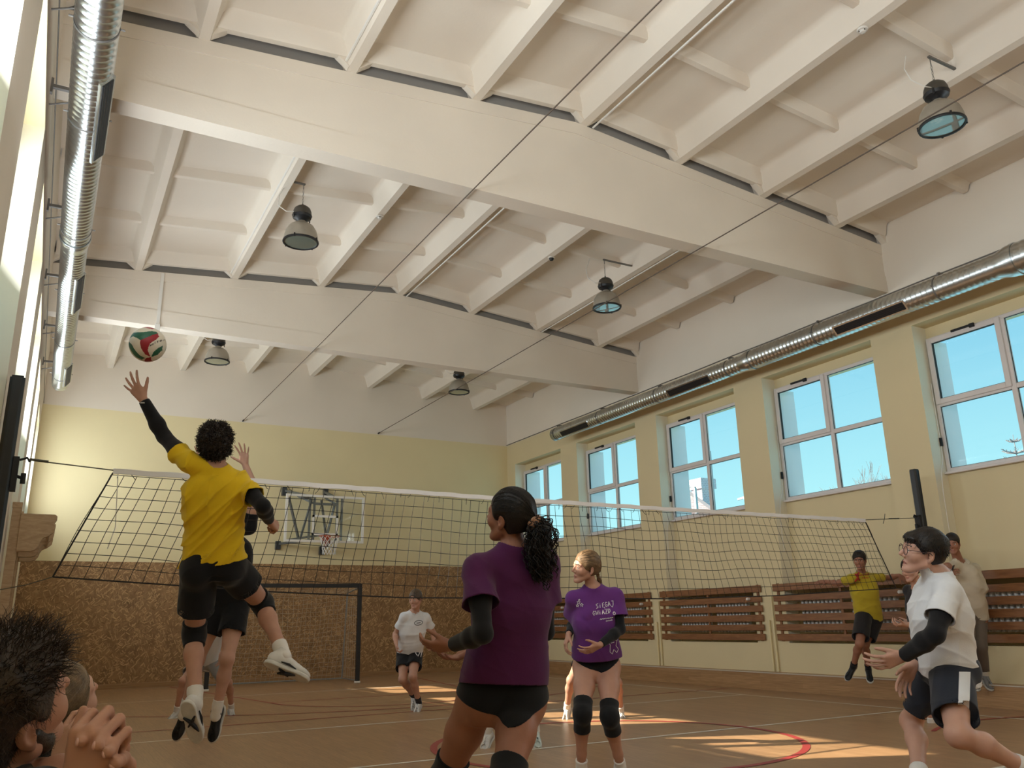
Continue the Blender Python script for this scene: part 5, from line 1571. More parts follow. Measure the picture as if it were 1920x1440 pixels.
def logo(p, g, m, px, py, d, sc, lines, r, name='print', n=None):
    return print_on(p, g, m, P(px, py, d), CR, -CD, -CF if n is None else n, [[(x*sc, y*sc) for x, y in l] for l in lines], r, name, p['o'])

# --- the boy jumping to spike, seen from behind
j = mk(P(401, 1052, 5.0), P(403, 884, 4.98), 22)
j['sl'] = P(355, 868, 4.92); j['sr'] = P(449, 903, 5.06); j['shX'] = unit(j['sr']-j['sl'])
j['hl'] = P(374, 1066, 4.97); j['hr'] = P(430, 1062, 5.05)
j['el'] = J(j['sl'], 308, 819, 0.285, 1); j['wl'] = J(j['el'], 268, 748, 0.265, 1)
j['er'] = J(j['sr'], 493, 949, 0.285, -1); j['wr'] = J(j['er'], 505, 977, 0.24, 1)
j['kl'] = J(j['hl'], 364, 1187, 0.43, 1); j['al'] = J(j['kl'], 366, 1316, 0.43, -1)
j['kr'] = J(j['hr'], 492, 1131, 0.42, 1); j['ar'] = J(j['kr'], 531, 1226, 0.42, -1)
j['head'] = P(405, 834, 5.03)
p1 = person('person leaping to spike, back to us, yellow T-shirt and black shorts', j, 1.80, headf=D(-0.25, -0.35, 1), headu=D(0, -1, -0.35), skinm=SK_A, vox=0.0042,
            hands={'l': dict(d=D(-0.60, -0.78, 0.12), n=D(0.15, 0.1, 1), curl=(0.10, 0.18, 0.12), spread=0.30, thumb=(0.80, 0.15, 0.10), s=1.02),
                   'r': dict(d=D(0.35, 0.55, 0.8), n=D(-0.8, 0.5, 0.3), curl=(1.2, 1.4, 0.9), thumb=(0.5, 0.7, 0.3))})
tshirt(p1, C_yellow, hem=-0.02, sleeve={'l': 0.42, 'r': 0.62}, loose=0.95, seed=4, amp=0.015, hem_n=D(0.12, 1, 0.0), dirs=[D(1, 0.5, 0), D(0.3, 1, 0), D(1, -0.2, 0)], srad=0.078, hemw=0.016)
neckband(p1, C_yellow)
shorts(p1, C_black, length={'l': 0.66, 'r': 0.50}, loose=1.4, seed=6, r0=0.108, r1=0.108, top=0.13)
for k in 'lr':
    arm_sleeve(p1, k, C_black, 0.25, 0.95 if k == 'l' else 0.90)
    knee_pad(p1, k, C_pad, -0.17, 0.20, pad=False); sock(p1, k, C_sock, 0.80)
s1, G = shoe(p1, 'l', D(0.10, 0.93, 0.30), D(0.0, -0.30, 1), M_shoew, M_solew, 1.0)
s2, G2 = shoe(p1, 'r', D(0.86, 0.42, 0.10), D(0.28, -0.62, 0.72), M_shoew, M_solew, 1.0)
def sole_mark(G, par):
    mb = MB()
    mb.tube([G(-0.034, 0.02, -0.107), G(0.0, 0.05, -0.108), G(0.02, 0.085, -0.108), G(0.034, 0.12, -0.107)], [0.006, 0.013, 0.013, 0.004], 6)
    mb.tube([G(0.034, 0.015, -0.107), G(0.01, 0.05, -0.108), G(-0.02, 0.085, -0.107)], [0.005, 0.012, 0.004], 6)
    for sx in (-1, 1): mb.tube([G(sx*0.047, 0.01, -0.070), G(sx*0.047, 0.06, -0.066), G(sx*0.046, 0.11, -0.075)], [0.004, 0.008, 0.003], 6)
    mb.build('tread_mark', M_blackmatt, par)
sole_mark(G, s1); sole_mark(G2, s2)
hn = hair_node(p1, 0.020, -0.075, seed=8, amp=0.012, f=70)
hair(p1, hn, H_dark, tufts(p1, hn, 1700, 0.028, 0.0042, 3, curl=0.007, where=lambda q, n: (q[:, 2] > -0.055), sides=4, steps=6))
M_badge = M_silverp
mb = MB(); w_ = j['wl']; mb.tube([w_+(j['el']-w_)*0.10-CF*0.036+CR*(-0.012), w_+(j['el']-w_)*0.10-CF*0.036+CR*0.012], 0.004, 5); mb.build('sleeve_badge', M_silverp, p1['o'])

# --- the blocker on the other side of the net
j = mk(P(425, 1132, 7.45), P(434, 1004, 7.45), 205)
j['sr'] = P(398, 992, 7.42); j['sl'] = P(467, 988, 7.42)
j['hr'] = P(408, 1138, 7.45); j['hl'] = P(443, 1138, 7.45)
j['el'] = J(j['sl'], 479, 924, 0.31, -1); j['wl'] = J(j['el'], 459, 869, 0.27, 1)
j['er'] = J(j['sr'], 384, 930, 0.31, -1); j['wr'] = J(j['er'], 380, 874, 0.27, 1)
j['kl'] = J(j['hl'], 426, 1235, 0.46, -1); j['al'] = J(j['kl'], 405, 1338, 0.47, 1)
j['kr'] = J(j['hr'], 370, 1238, 0.46, -1); j['ar'] = J(j['kr'], 345, 1337, 0.47, 1)
j['head'] = P(438, 957, 7.40)
p2 = person('person in black jumping to block beyond the net, arms raised', j, 1.92, headf=D(-0.1, 0, -1), headu=D(0, -1, 0), skinm=SK_C, vox=0.006,
            hands={'l': dict(d=D(-0.10, -1, -0.1), n=D(0, 0.1, -1), curl=(0.1, 0.15, 0.1), spread=0.30, thumb=(1.0, 0.1, 0.1)),
                   'r': dict(d=D(-0.2, -1, -0.1), n=D(0, 0.1, -1), curl=(0.1, 0.15, 0.1), spread=0.25, thumb=(0.9, 0.1, 0.1))})
tshirt(p2, C_black, hem=-0.22, sleeve=0.42, seed=12); neckband(p2, C_black)
shorts(p2, C_black, length=0.52, loose=1.3, seed=13, r0=0.105, r1=0.112)
for k, f in (('l', D(-0.12, 0.86, -0.45)), ('r', D(-0.30, 0.82, -0.45))):
    sock(p2, k, C_sock, 0.74); so, G = shoe(p2, k, f, D(0, -0.5, -0.9), M_shoeb, M_solew, 1.02)
    limb_band(p2, 'sock_stripe', C_blacksoft, j['k'+k], j['a'+k], 0.80, 0.815, 0.046, 0.044)
hair(p2, hair_node(p2, 0.012, -0.05, seed=14, amp=0.006), H_dark)

# --- the defender half hidden behind the two jumpers
j = mk(P(386, 1240, 11.6), P(398, 1172, 11.4), 209, half=0.165)
j['hr'] = P(374, 1242, 11.6); j['hl'] = P(399, 1242, 11.6)
j['kr'] = J(j['hr'], 343, 1277, 0.40, -1); j['ar'] = J(j['kr'], 331, 1332, 0.41, 1)
j['kl'] = J(j['hl'], 428, 1280, 0.40, -1); j['al'] = J(j['kl'], 434, 1326, 0.41, 1)
j['er'] = J(j['sr'], 368, 1205, 0.28, -1); j['wr'] = J(j['er'], 374, 1232, 0.24, -1)
j['el'] = J(j['sl'], 427, 1203, 0.28, -1); j['wl'] = J(j['el'], 414, 1228, 0.24, -1)
j['head'] = P(400, 1142, 11.25)
p3 = person('person crouching behind the two jumpers, white T-shirt with dark logo, grey shorts', j, 1.70, headf=D(-0.1, 0.1, -1), skinm=SK_A, vox=0.009,
            hands={k: dict(d=D(0, 0.8, -0.4), n=D(0.5 if k == 'r' else -0.5, -0.3, -0.4), curl=(0.4, 0.5, 0.3)) for k in 'lr'})
tshirt(p3, C_white, hem=-0.14, sleeve=0.6, seed=16); shorts(p3, C_grey, length=0.62, r0=0.105, r1=0.115)
for k, f in (('l', D(0.5, 0.25, -0.8)), ('r', D(-0.6, 0.25, -0.7))): sock(p3, k, C_sock, 0.84); shoe(p3, k, f, V(0, 0, 1), M_shoew, M_solew)
hair(p3, hair_node(p3, 0.014, -0.05), H_dark)
logo(p3, 't_shirt', M_darkprint, 392, 1197, 11.4, 0.07, [[(-0.6, 0.8), (0.0, 0.2), (0.6, 0.8)], [(-0.6, -0.8), (0.0, -0.2), (0.6, -0.8)], [(-0.5, 0.2), (0.5, 0.2)], [(-0.5, -0.2), (0.5, -0.2)]], 0.014)

# --- the boy in a white T-shirt running in the far court
j = mk(P(768, 1224, 11.75), P(777, 1149, 11.65), 200)
j['sr'] = P(757, 1157, 11.6); j['sl'] = P(799, 1158, 11.75)
j['er'] = J(j['sr'], 741, 1190, 0.29, 1); j['wr'] = J(j['er'], 743, 1208, 0.25, -1)
j['el'] = J(j['sl'], 813, 1187, 0.29, 1); j['wl'] = J(j['el'], 813, 1206, 0.25, -1)
j['hr'] = P(758, 1226, 11.75); j['hl'] = P(779, 1226, 11.75)
j['kr'] = J(j['hr'], 755, 1274, 0.42, -1); j['ar'] = J(j['kr'], 775, 1304, 0.42, 1)
j['kl'] = J(j['hl'], 774, 1268, 0.42, -1); j['al'] = J(j['kl'], 785, 1316, 0.42, 1)
j['head'] = P(779, 1123, 11.6)
p4 = person('person in white T-shirt and black shorts running in the far half', j, 1.80, headf=D(-0.35, 0, -0.95), skinm=SK_A, vox=0.008,
            hands={'r': dict(d=D(0.2, 0.9, -0.5), n=D(0.9, 0, 0), curl=(0.9, 1.0, 0.6)), 'l': dict(d=D(-0.1, 0.3, -0.9), n=D(-0.9, -0.2, 0), curl=(0.3, 0.4, 0.3))}, browm=H_short)
tshirt(p4, C_white, hem=-0.16, sleeve=0.62, seed=21, loose=1.3, amp=0.006); neckband(p4, C_white)
shorts(p4, C_black, length=0.60, r0=0.105, r1=0.112, loose=1.2)
sock(p4, 'l', C_blacksoft, 0.82); sock(p4, 'r', C_blacksoft, 0.86)
shoe(p4, 'l', D(-0.1, 0.25, -0.95), D(0.0, -1, -0.3), M_shoew, M_solew); shoe(p4, 'r', D(0.1, 0.6, -0.7), D(0, -0.6, -0.8), M_shoew, M_solew)
hn = hair_node(p4, 0.013, -0.045, seed=22, amp=0.006); hair(p4, hn, H_short)
logo(p4, 't_shirt', M_darkprint, 785, 1167, 11.6, 0.055, [[(math.cos(a)*1.0, 0.55*math.sin(a)) for a in np.linspace(0, 6.28, 14)], [(-0.5, 0.0), (0.5, 0.0)]], 0.0045)
print_on(p4, 'shorts', M_print, P(781, 1230, 11.5), CR, -CD, -CF, [[(0.02, 0.03), (-0.02, 0.03), (-0.025, 0.0), (-0.0, -0.02)], [(0.0, 0.015), (0.03, 0.0), (0.01, -0.03)], [(0.055, 0.04), (0.045, -0.05)]], 0.006, 'print', p4['o'])

# --- the woman with the curly ponytail, nearest player
j = mk(P(942, 1300, 3.40), P(963, 1036, 3.38), 20, -6, half=0.165, hip=0.092)
j['bend'] = D(0.1, 0, 0)*0.012
j['el'] = J(j['sl'], 906, 1188, 0.275, -1); j['wl'] = J(j['el'], 846, 1210, 0.235, 1)
j['er'] = j['sr']+V(0.02, 0.05, -0.27); j['wr'] = P(884, 1222, 3.66)
j['kl'] = J(j['hl'], 833, 1462, 0.43, 1); j['al'] = j['kl']+V(-0.06, -0.12, -0.40)
j['kr'] = J(j['hr'], 945, 1480, 0.43, -1); j['ar'] = j['kr']+V(0.02, -0.05, -0.42)
j['al'][2] = max(j['al'][2], 0.09); j['ar'][2] = max(j['ar'][2], 0.09)
j['head'] = P(957, 968, 3.40)
p5 = person('person with a long dark curly ponytail in a purple T-shirt, back to us', j, 1.72, True, headf=D(-0.80, -0.10, 0.60), headu=D(0.06, -1, -0.1), skinm=SK_B, vox=0.0034, leg=1.03,
            hands={'l': dict(d=D(-0.93, 0.20, 0.35), n=D(0.45, -0.6, 0.65), curl=(0.35, 0.45, 0.3), spread=0.10, thumb=(0.6, 0.4, 0.3)),
                   'r': dict(d=D(-0.80, 0.25, -0.2), n=D(0.1, -1, 0.1), curl=(0.4, 0.5, 0.3))}, browm=H_black)
tshirt(p5, C_purple, hem=-0.02, sleeve=0.55, seed=31, loose=1.35, amp=0.006, dirs=[V(0.4, 0.2, 1), V(1, 0, 0.6), V(0.8, 0.4, 0.3)], hem_p=P(938, 1284, 3.28), hem_n=V(-0.06, 0, -1), hemw=0.004, srad=0.082)
neckband(p5, C_black)
tight_shorts(p5, C_black, drop=0.022, slant=0.25)
mb = MB()
for k in 'l':
    arm_sleeve(p5, k, C_black, 0.30, 0.92)
arm_sleeve(p5, 'r', C_black, 0.30, 0.92)
for k in 'lr': knee_pad(p5, k, C_pad, -0.26, 0.30); sock(p5, k, C_sock, 0.75); shoe(p5, k, V(-0.2, 1, 0), V(0, 0, 1), M_shoew, M_solew)
c, R, s = p5['c'], p5['R'], p5['hs']; L = lambda x, y, z: hloc(c, R, s, x, y, z)
tie = L(0.0, -0.118, 0.004)
hn = hair_node(p5, 0.007, -0.055, seed=33, amp=0.0012, f=60, extra=[(RC(L(0, -0.085, 0.01), tie, 0.045*s, 0.022*s), 0.03)])
def curls(root, path, n, rad, seed, r=0.0045, turns=5.0):
    R_ = np.random.RandomState(seed); mb = MB(); path = [np.asarray(q, float) for q in path]
    def at(t):
        x = t*(len(path)-1); i = min(int(x), len(path)-2); return path[i]+(path[i+1]-path[i])*(x-i)
    for i in range(n):
        o = R_.normal(size=3)*rad*0.55; ph = R_.uniform(0, 6.28); tl = R_.uniform(0.72, 1.04); cr_ = R_.uniform(0.003, 0.008); tn = turns*R_.uniform(0.7, 1.3)
        q = []
        for k in range(int(11*turns)):
            t = k/(11*turns-1); tt = t*tl
            b = at(min(tt, 0.999)); w = min(1, 0.25+2.2*t)*(1.0-0.35*max(0, t-0.6))
            q.append(b+o*w*1.5+cr_*V(math.cos(ph+6.28*tn*t), math.sin(ph+6.28*tn*t), 0.4*math.sin(ph*2+6.28*tn*t))*min(1, 4*t))
        mb.tube(q, [r*(0.9 if k < len(q)-3 else 0.9-0.25*(k-len(q)+4)) for k in range(len(q))], 4, caps=False)
    return np.array(mb.v), np.array(mb.f)
path = [tie, tie+D(0.45, 0.45, -0.2)*0.05, tie+D(0.20, 1, -0.15)*0.105, tie+D(0.17, 1, -0.1)*0.17, tie+D(0.20, 1, -0.05)*0.23]
ponyU = U([(RC(path[0], path[1], 0.022, 0.038), 0), (RC(path[1], path[2], 0.042, 0.052), 0.02), (RC(path[2], path[3], 0.050, 0.044), 0.02), (RC(path[3], path[4], 0.042, 0.020), 0.02)])
hair(p5, hn, H_black, comb(p5, hn, 260, V(0, -0.118, 0.0), 0.0011, 36))
pts, qd = sdf_mesh(CLIP(ponyU, [], warp=folds(34, 0.012, 75)), 0.004)
cp, cq = curls(tie, path, 380, 0.030, 35, r=0.0023, turns=6)
mesh_obj('ponytail', np.concatenate([pts, cp]), np.concatenate([qd, cq+len(pts)]), H_black, p5['o'])
mb = MB()
for i in range(3):
    ax = unit(path[1]-path[0]); s1 = unit(np.cross(ax, V(0.2, 0.3, 1))); s2 = np.cross(ax, s1)
    mb.tube([tie+ax*(0.002+0.009*i)+(s1*math.cos(a)+s2*math.sin(a))*(0.026+0.003*math.sin(a*7+i)) for a in np.linspace(0, 6.28, 30, endpoint=False)], 0.0085, 6, closed=True)
mb.build('scrunchie', cloth('beige_scrunchie', (0.45, 0.25, 0.16)), p5['o'])
mb = MB(); n0 = spine(j, 1.035); X = lat(j, 1); up = unit(j['neck']-j['pel']); Y = np.cross(up, X)
mb.tube([n0+X*0.056*math.cos(a)+Y*0.056*math.sin(a)-up*0.012*math.sin(a) for a in np.linspace(0, 6.28, 40, endpoint=False)], 0.0022, 5, closed=True); mb.build('necklace', M_gold, p5['o'])
tag_o = print_on(p5, 'shorts', M_print, P(873, 1284, 3.2), CR, -CD, D(0.5, 0, -1)*1.0, [[(-0.02, 0.012), (0.03, -0.012)], [(-0.025, 0.0), (0.025, -0.024)], [(-0.03, -0.012), (0.02, -0.034)]], 0.006, 'waist_label', p5['o'])

# --- the player mostly hidden behind her
j = mk(P(952, 1222, 8.3), P(948, 1124, 8.25), 205, half=0.19)
j['sr'] = P(911, 1134, 8.25); j['sl'] = P(984, 1134, 8.25)
j['er'] = J(j['sr'], 889, 1182, 0.29, -1); j['wr'] = J(j['er'], 905, 1215, 0.25, -1)
j['el'] = J(j['sl'], 1004, 1183, 0.28, 1); j['wl'] = J(j['el'], 1013, 1229, 0.25, -1)
j['kr'] = J(j['hr'], 930, 1298, 0.42, -1); j['ar'] = J(j['kr'], 915, 1372, 0.42, 1)
j['kl'] = J(j['hl'], 995, 1290, 0.42, -1); j['al'] = J(j['kl'], 1004, 1366, 0.42, 1)
j['head'] = P(948, 1090, 8.2)
p6 = person('person hidden behind the one with the curly ponytail; a sleeve, hand and shoe show', j, 1.74, headf=D(0, 0, -1), skinm=SK_C, vox=0.007,
            hands={'l': dict(d=D(0.03, 1, -0.1), n=D(-0.8, 0, 0.3), curl=(0.35, 0.4, 0.3)), 'r': dict(d=D(0.3, 0.8, -0.4), n=D(0.8, 0, 0), curl=(0.4, 0.4, 0.3))})
tshirt(p6, C_white, hem=-0.2, sleeve=0.55, seed=41); shorts(p6, C_black, length=0.5)
arm_sleeve(p6, 'l', C_black, 0.3, 0.95); arm_sleeve(p6, 'r', C_black, 0.3, 0.95)
for k in 'lr': knee_pad(p6, k, C_pad, -0.2, 0.25); sock(p6, k, C_sock, 0.78)
shoe(p6, 'l', D(0.15, 0.25, -0.95), V(0, 0, 1), mat('mint_white_shoe', (0.60, 0.66, 0.62), 0.55, var=0.1, vscale=25), M_solew); shoe(p6, 'r', D(-0.3, 0.25, -0.9), V(0, 0, 1), M_shoew, M_solew)
hair(p6, hair_node(p6, 0.012), H_dark)

# --- the girl in purple facing us
j = mk(P(1119, 1246, 6.1), P(1114, 1106, 6.08), 203, 207, half=0.155, hip=0.09)
j['er'] = J(j['sr'], 1076, 1168, 0.275, 1); j['wr'] = J(j['er'], 1066, 1190, 0.235, -1)
j['el'] = P(1163, 1180, 5.99); j['wl'] = P(1124, 1210, 5.81)
j['hr'] = P(1097, 1250, 6.1); j['hl'] = P(1141, 1250, 6.1)
j['kr'] = J(j['hr'], 1092, 1338, 0.41, -1); j['ar'] = J(j['kr'], 1090, 1434, 0.41, 1)
j['kl'] = J(j['hl'], 1143, 1344, 0.41, -1); j['al'] = J(j['kl'], 1163, 1434, 0.41, 1)
j['head'] = P(1099, 1063, 6.05)
p7 = person('person in printed purple T-shirt facing us, face lit by the sun, black knee pads', j, 1.70, True, headf=D(-0.93, -0.05, -0.38), headu=D(0.06, -1, 0), skinm=SK_A, vox=0.0048,
            hands={'l': dict(d=D(-0.85, 0.30, -0.30), n=D(0.1, -0.5, 0.9), curl=(0.3, 0.45, 0.3), spread=0.14, thumb=(0.8, 0.3, 0.3)),
                   'r': dict(d=D(-0.35, 0.8, -0.5), n=D(0.9, 0.1, 0.2), curl=(0.5, 0.6, 0.4))}, browm=H_brown)
tshirt(p7, C_purple2, hem=-0.02, hem_p=P(1120, 1243, 5.96), sleeve=0.60, seed=51, loose=1.5, amp=0.007, hemw=0.006, srad=0.086, dirs=[V(1, 0.2, 0.2), V(0.9, 0, 0.4), V(1, 0.3, -0.3)])
neckband(p7, C_purple2)
tight_shorts(p7, C_black, drop=-0.03, slant=0.4)
for k in 'lr':
    arm_sleeve(p7, k, C_black, 0.35, 0.93); knee_pad(p7, k, C_pad, -0.26, 0.32); sock(p7, k, C_sock, 0.90); shoe(p7, k, D(-0.1 if k == 'r' else 0.15, 0.25, -0.9), V(0, 0, 1), M_shoew, M_solew)
c, R, s = p7['c'], p7['R'], p7['hs']; L = lambda x, y, z: hloc(c, R, s, x, y, z)
hn = hair_node(p7, 0.007, -0.05, seed=53, amp=0.0025, f=90, extra=[(RC(L(0, -0.09, -0.01), L(0.0, -0.098, -0.06), 0.032*s, 0.024*s), 0.02)])
hair(p7, hn, H_blond, comb(p7, hn, 220, V(0, -0.10, -0.05), 0.0013, 54))
mb = MB(); q0 = L(0, -0.098, -0.05)
for i in range(3):
    mb.tube([q0+V(0, 0, -0.004*t)+D(0.35, 0.9, 0.25)*0.011*t+0.011*(R[0]*math.sin(t*1.1+i*2.1)+R[1]*math.cos(t*2.2+i*2.1)*0.6) for t in range(15)], [0.012]*12+[0.010, 0.007, 0.003], 6)
mb.build('braid', H_blond, p7['o'])
TX = P(1128, 1150, 6.0); ex, ey = D(1, -0.12, 0.05), D(-0.12, -1, 0)
def glyph(ch):
    return {'S': [[(1, 1), (0.1, 0.8), (0.2, 0.55), (0.8, 0.4), (0.7, 0.1), (0, 0)]], 'I': [[(0.3, 0), (0.4, 0.7)], [(0.42, 0.92), (0.43, 0.98)]], 'E': [[(0.9, 1), (0.2, 0.9), (0.1, 0.05), (0.8, 0.0), (0.9, -0.25)], [(0.15, 0.5), (0.7, 0.5)]],
            'G': [[(0.9, 0.85), (0.4, 1), (0.0, 0.5), (0.3, 0.0), (0.8, 0.1), (0.85, 0.45), (0.5, 0.45)]], 'A': [[(0, 0), (0.45, 1), (0.9, 0)], [(0.2, 0.4), (0.75, 0.4)]], 'J': [[(0.3, 1), (1.0, 1), (0.8, 0.1), (0.4, -0.35), (0.0, -0.1)]],
            'W': [[(0, 1), (0.2, 0), (0.5, 0.7), (0.8, 0), (1, 1)]], 'Z': [[(0, 1), (0.9, 1), (0.1, 0), (0.9, 0)]], 'D': [[(0.1, 0), (0.1, 1), (0.7, 0.9), (0.9, 0.45), (0.1, 0)]]}[ch]
def text(word, x0, y0, w, h, gap=1.25):
    out = []
    for i, ch in enumerate(word):
        for ln in glyph(ch): out.append([(x0+w*(i*gap+x), y0+h*y) for x, y in ln])
    return out
lines = text('SIEGAJ', -0.035, 0.045, 0.0185, 0.030, 1.2) + text('GWIAZD', -0.065, 0.002, 0.0185, 0.028, 1.2)
star = lambda x, y, r: [[(x+r*(1 if k % 2 == 0 else 0.42)*math.sin(k*math.pi/5+0.2), y+r*(1 if k % 2 == 0 else 0.42)*math.cos(k*math.pi/5+0.2)) for k in range(11)]]
lines += star(-0.155, 0.095, 0.014)+star(-0.135, 0.075, 0.013)+star(-0.165, 0.072, 0.012)+star(-0.148, 0.112, 0.006)
lines += [[(0.088+0.008*math.cos(a), -0.003+0.009*math.sin(a)) for a in np.linspace(0, 12.5, 20)]]
for yy, xa, xb in ((-0.030, -0.02, 0.075), (-0.047, 0.022, 0.068)): lines += [[(xa+(xb-xa)*t/16, yy+(0.004 if t % 2 else -0.003)) for t in range(17)]]
# the little line drawing near the hem
lines += [[(x+0.045, y-0.245) for x, y in q] for q in ([(0.0, 0.07), (-0.03, 0.04), (-0.012, 0.02), (-0.02, -0.03), (-0.005, -0.05), (0.01, -0.02), (0.03, -0.05), (0.045, -0.03), (0.03, 0.0), (0.04, 0.03), (0.02, 0.055), (0.0, 0.07)],
                                                      [(0.04, 0.03), (0.06, 0.05), (0.075, 0.085), (0.055, 0.09), (0.06, 0.05)], [(-0.03, 0.04), (-0.055, 0.05)], [(-0.005, 0.03), (0.02, 0.03)])]
print_on(p7, 't_shirt', M_print, TX, ex, ey, -CF, lines, 0.0024, 'print', p7['o'])
logo(p7, 'knee_pad', M_silverp, 1087, 1320, 6.0, 0.012, [[(math.cos(a), math.sin(a)) for a in np.linspace(0, 6.28, 12)], [(-0.4, 0), (0, -0.4), (0.7, 0.6)]], 0.0018) if False else None

# --- the player behind her: a raised hand, sunlit legs and shoes show
j = mk(P(1114, 1222, 10.4), P(1112, 1140, 10.3), 205)
j['er'] = J(j['sr'], 1072, 1163, 0.28, -1); j['wr'] = J(j['er'], 1066, 1148, 0.20, -1)
j['el'] = J(j['sl'], 1150, 1180, 0.28, -1); j['wl'] = J(j['el'], 1135, 1200, 0.25, -1)
j['hr'] = P(1097, 1226, 10.4); j['hl'] = P(1131, 1226, 10.4)
j['kr'] = J(j['hr'], 1071, 1275, 0.42, -1); j['ar'] = J(j['kr'], 1063, 1326, 0.42, 1)
j['kl'] = J(j['hl'], 1158, 1280, 0.42, -1); j['al'] = J(j['kl'], 1164, 1332, 0.42, 1)
j['head'] = P(1110, 1112, 10.2)
p8 = person('person hidden behind the girl facing us; raised hand, sunlit legs and white shoes show', j, 1.75, headf=D(-0.3, 0, -1), skinm=SK_A, vox=0.008,
            hands={'r': dict(d=D(-0.1, -1, -0.1), n=D(0.8, 0, -0.3), curl=(0.7, 0.8, 0.5)), 'l': dict(d=D(-0.6, 0.3, -0.5), n=D(0, -1, 0))})
tshirt(p8, C_black, hem=-0.15, sleeve=0.55, seed=61); shorts(p8, C_black, length=0.55)
for k in 'lr': sock(p8, k, C_sock, 0.84)
shoe(p8, 'r', D(-0.25, 0.35, -0.8), V(0, 0, 1), M_shoew, M_solew); shoe(p8, 'l', D(0.3, 0.3, -0.8), V(0, 0, 1), M_shoew, M_solew)
hair(p8, hair_node(p8, 0.010), H_dark)

# --- the boy with glasses moving left at the right edge
j = mk(P(1772, 1250, 4.33), P(1760, 1078, 4.30), -52, -58, half=0.165)
j['sl'] = P(1777, 1108, 4.17); j['sr'] = P(1748, 1100, 4.45); j['shX'] = unit(j['sr']-j['sl'])
j['el'] = J(j['sl'], 1753, 1190, 0.27, -1); j['wl'] = J(j['el'], 1693, 1231, 0.245, 1)
j['er'] = J(j['sr'], 1740, 1190, 0.28, 1); j['wr'] = J(j['er'], 1712, 1244, 0.24, -1)
j['hl'] = P(1782, 1256, 4.24); j['hr'] = P(1762, 1254, 4.41)
j['kr'] = J(j['hr'], 1708, 1352, 0.40, 1); j['ar'] = J(j['kr'], 1726, 1462, 0.40, -1)
j['kl'] = J(j['hl'], 1796, 1378, 0.40, -1); j['al'] = J(j['kl'], 1928, 1442, 0.40, 1)
j['head'] = P(1732, 1034, 4.28)
p9 = person('person with glasses in a white T-shirt, black sleeve and white-striped navy shorts', j, 1.66, headf=D(-1, -0.10, 0.10), headu=D(-0.10, -1, 0), skinm=SK_C, vox=0.0040, mouth=0.5, build=1.06,
            hands={'l': dict(d=D(-0.93, 0.30, 0.0), n=D(0.1, -0.25, 1), curl=(0.35, 0.45, 0.3), spread=0.16, thumb=(0.55, 0.25, 0.25), s=1.05),
                   'r': dict(d=D(-0.50, 0.80, -0.15), n=D(0.2, -0.1, -1), curl=(0.25, 0.35, 0.25), spread=0.14, s=1.05)}, browm=H_dark)
tshirt(p9, C_white, hem=-0.075, sleeve=0.62, seed=71, loose=1.35, amp=0.008, srad=0.080, hem_n=D(-0.05, 1, 0.05), hemw=0.022); neckband(p9, C_white)
shorts(p9, C_navy, length={'l': 0.76, 'r': 0.70}, loose=1.2, seed=72, r0=0.108, r1=0.106, amp=0.005, top=0.20)
arm_sleeve(p9, 'l', C_black, 0.40, 0.96, off=0.008); arm_sleeve(p9, 'r', C_black, 0.40, 0.96, off=0.008)
for k in 'lr': sock(p9, k, C_sock, 0.80); shoe(p9, k, D(-0.9, 0.3, 0.1) if k == 'r' else D(-0.5, 0.7, 0.2), V(0, 0, 1) if k == 'r' else D(-0.6, -0.6, 0), M_shoew, M_solew)
hn = hair_node(p9, 0.009, -0.048, seed=73, amp=0.006, f=60, fringe=0.012, extra=[(EL(hloc(p9['c'], p9['R'], p9['hs'], 0, 0.072, 0.066), V(0.064, 0.032, 0.024), p9['R']), 0.02)])
hair(p9, hn, H_black, tufts(p9, hn, 900, 0.013, 0.0030, 5, where=lambda q, n: (q[:, 2] > 0.0), droop=0.6, dirn=D(-0.5, 0.9, 0)*0.9, sides=3))
c, R, s = p9['c'], p9['R'], p9['hs']; L = lambda x, y, z: hloc(c, R, s, x, y, z)
mb = MB()
for x in (-1, 1):
    mb.tube([L(x*0.034+0.0255*math.cos(a), 0.103-0.10*abs(0.0255*math.cos(a)*x*0.5+0.0), 0.000+0.0215*math.sin(a)) for a in np.linspace(0, 6.28, 24, endpoint=False)], 0.0017, 6, closed=True)
    mb.tube([L(x*0.0585, 0.100, 0.006), L(x*0.073, 0.085, 0.010), L(x*0.080, 0.0, 0.006), L(x*0.080, -0.02, -0.008)], 0.0018, 5)
mb.tube([L(-0.009, 0.104, 0.003), L(0, 0.108, 0.006), L(0.009, 0.104, 0.003)], 0.0016, 5)
gl = mb.build('glasses', mat('glasses_frame', (0.06, 0.03, 0.035), 0.3), p9['o'])
# side stripe, swoosh-like tick outline and chest mark
kk = j['kl']; hh = j['hl']; dv = unit(kk-hh)
def on_shorts(px, py, lines, r, m, nm, n): return print_on(p9, 'shorts', m, P(px, py, 4.1), CR, -CD, n, lines, r, nm, p9['o'])
pts_, qd_ = p9['geo']['shorts']
on_shorts(1772, 1326, [[(-0.018, 0.020), (-0.022, -0.006), (-0.010, -0.004), (0.028, 0.014), (-0.006, 0.004), (-0.016, 0.004), (-0.018, 0.020)]], 0.0022, M_print, 'print', -CF)
print_on(p9, 't_shirt', M_darkprint, P(1716, 1112, 4.1), CR, -CD, D(0.3, 0, -1), [[(-0.012, 0.0), (0.014, 0.002)]], 0.0022, 'print', p9['o'])
mb = MB()
bv = BVHTree.FromPolygons([tuple(q) for q in pts_], [tuple(int(i) for i in q) for q in qd_])
g_v, g_f = [], []
NR, NC = 22, 6
ok = True
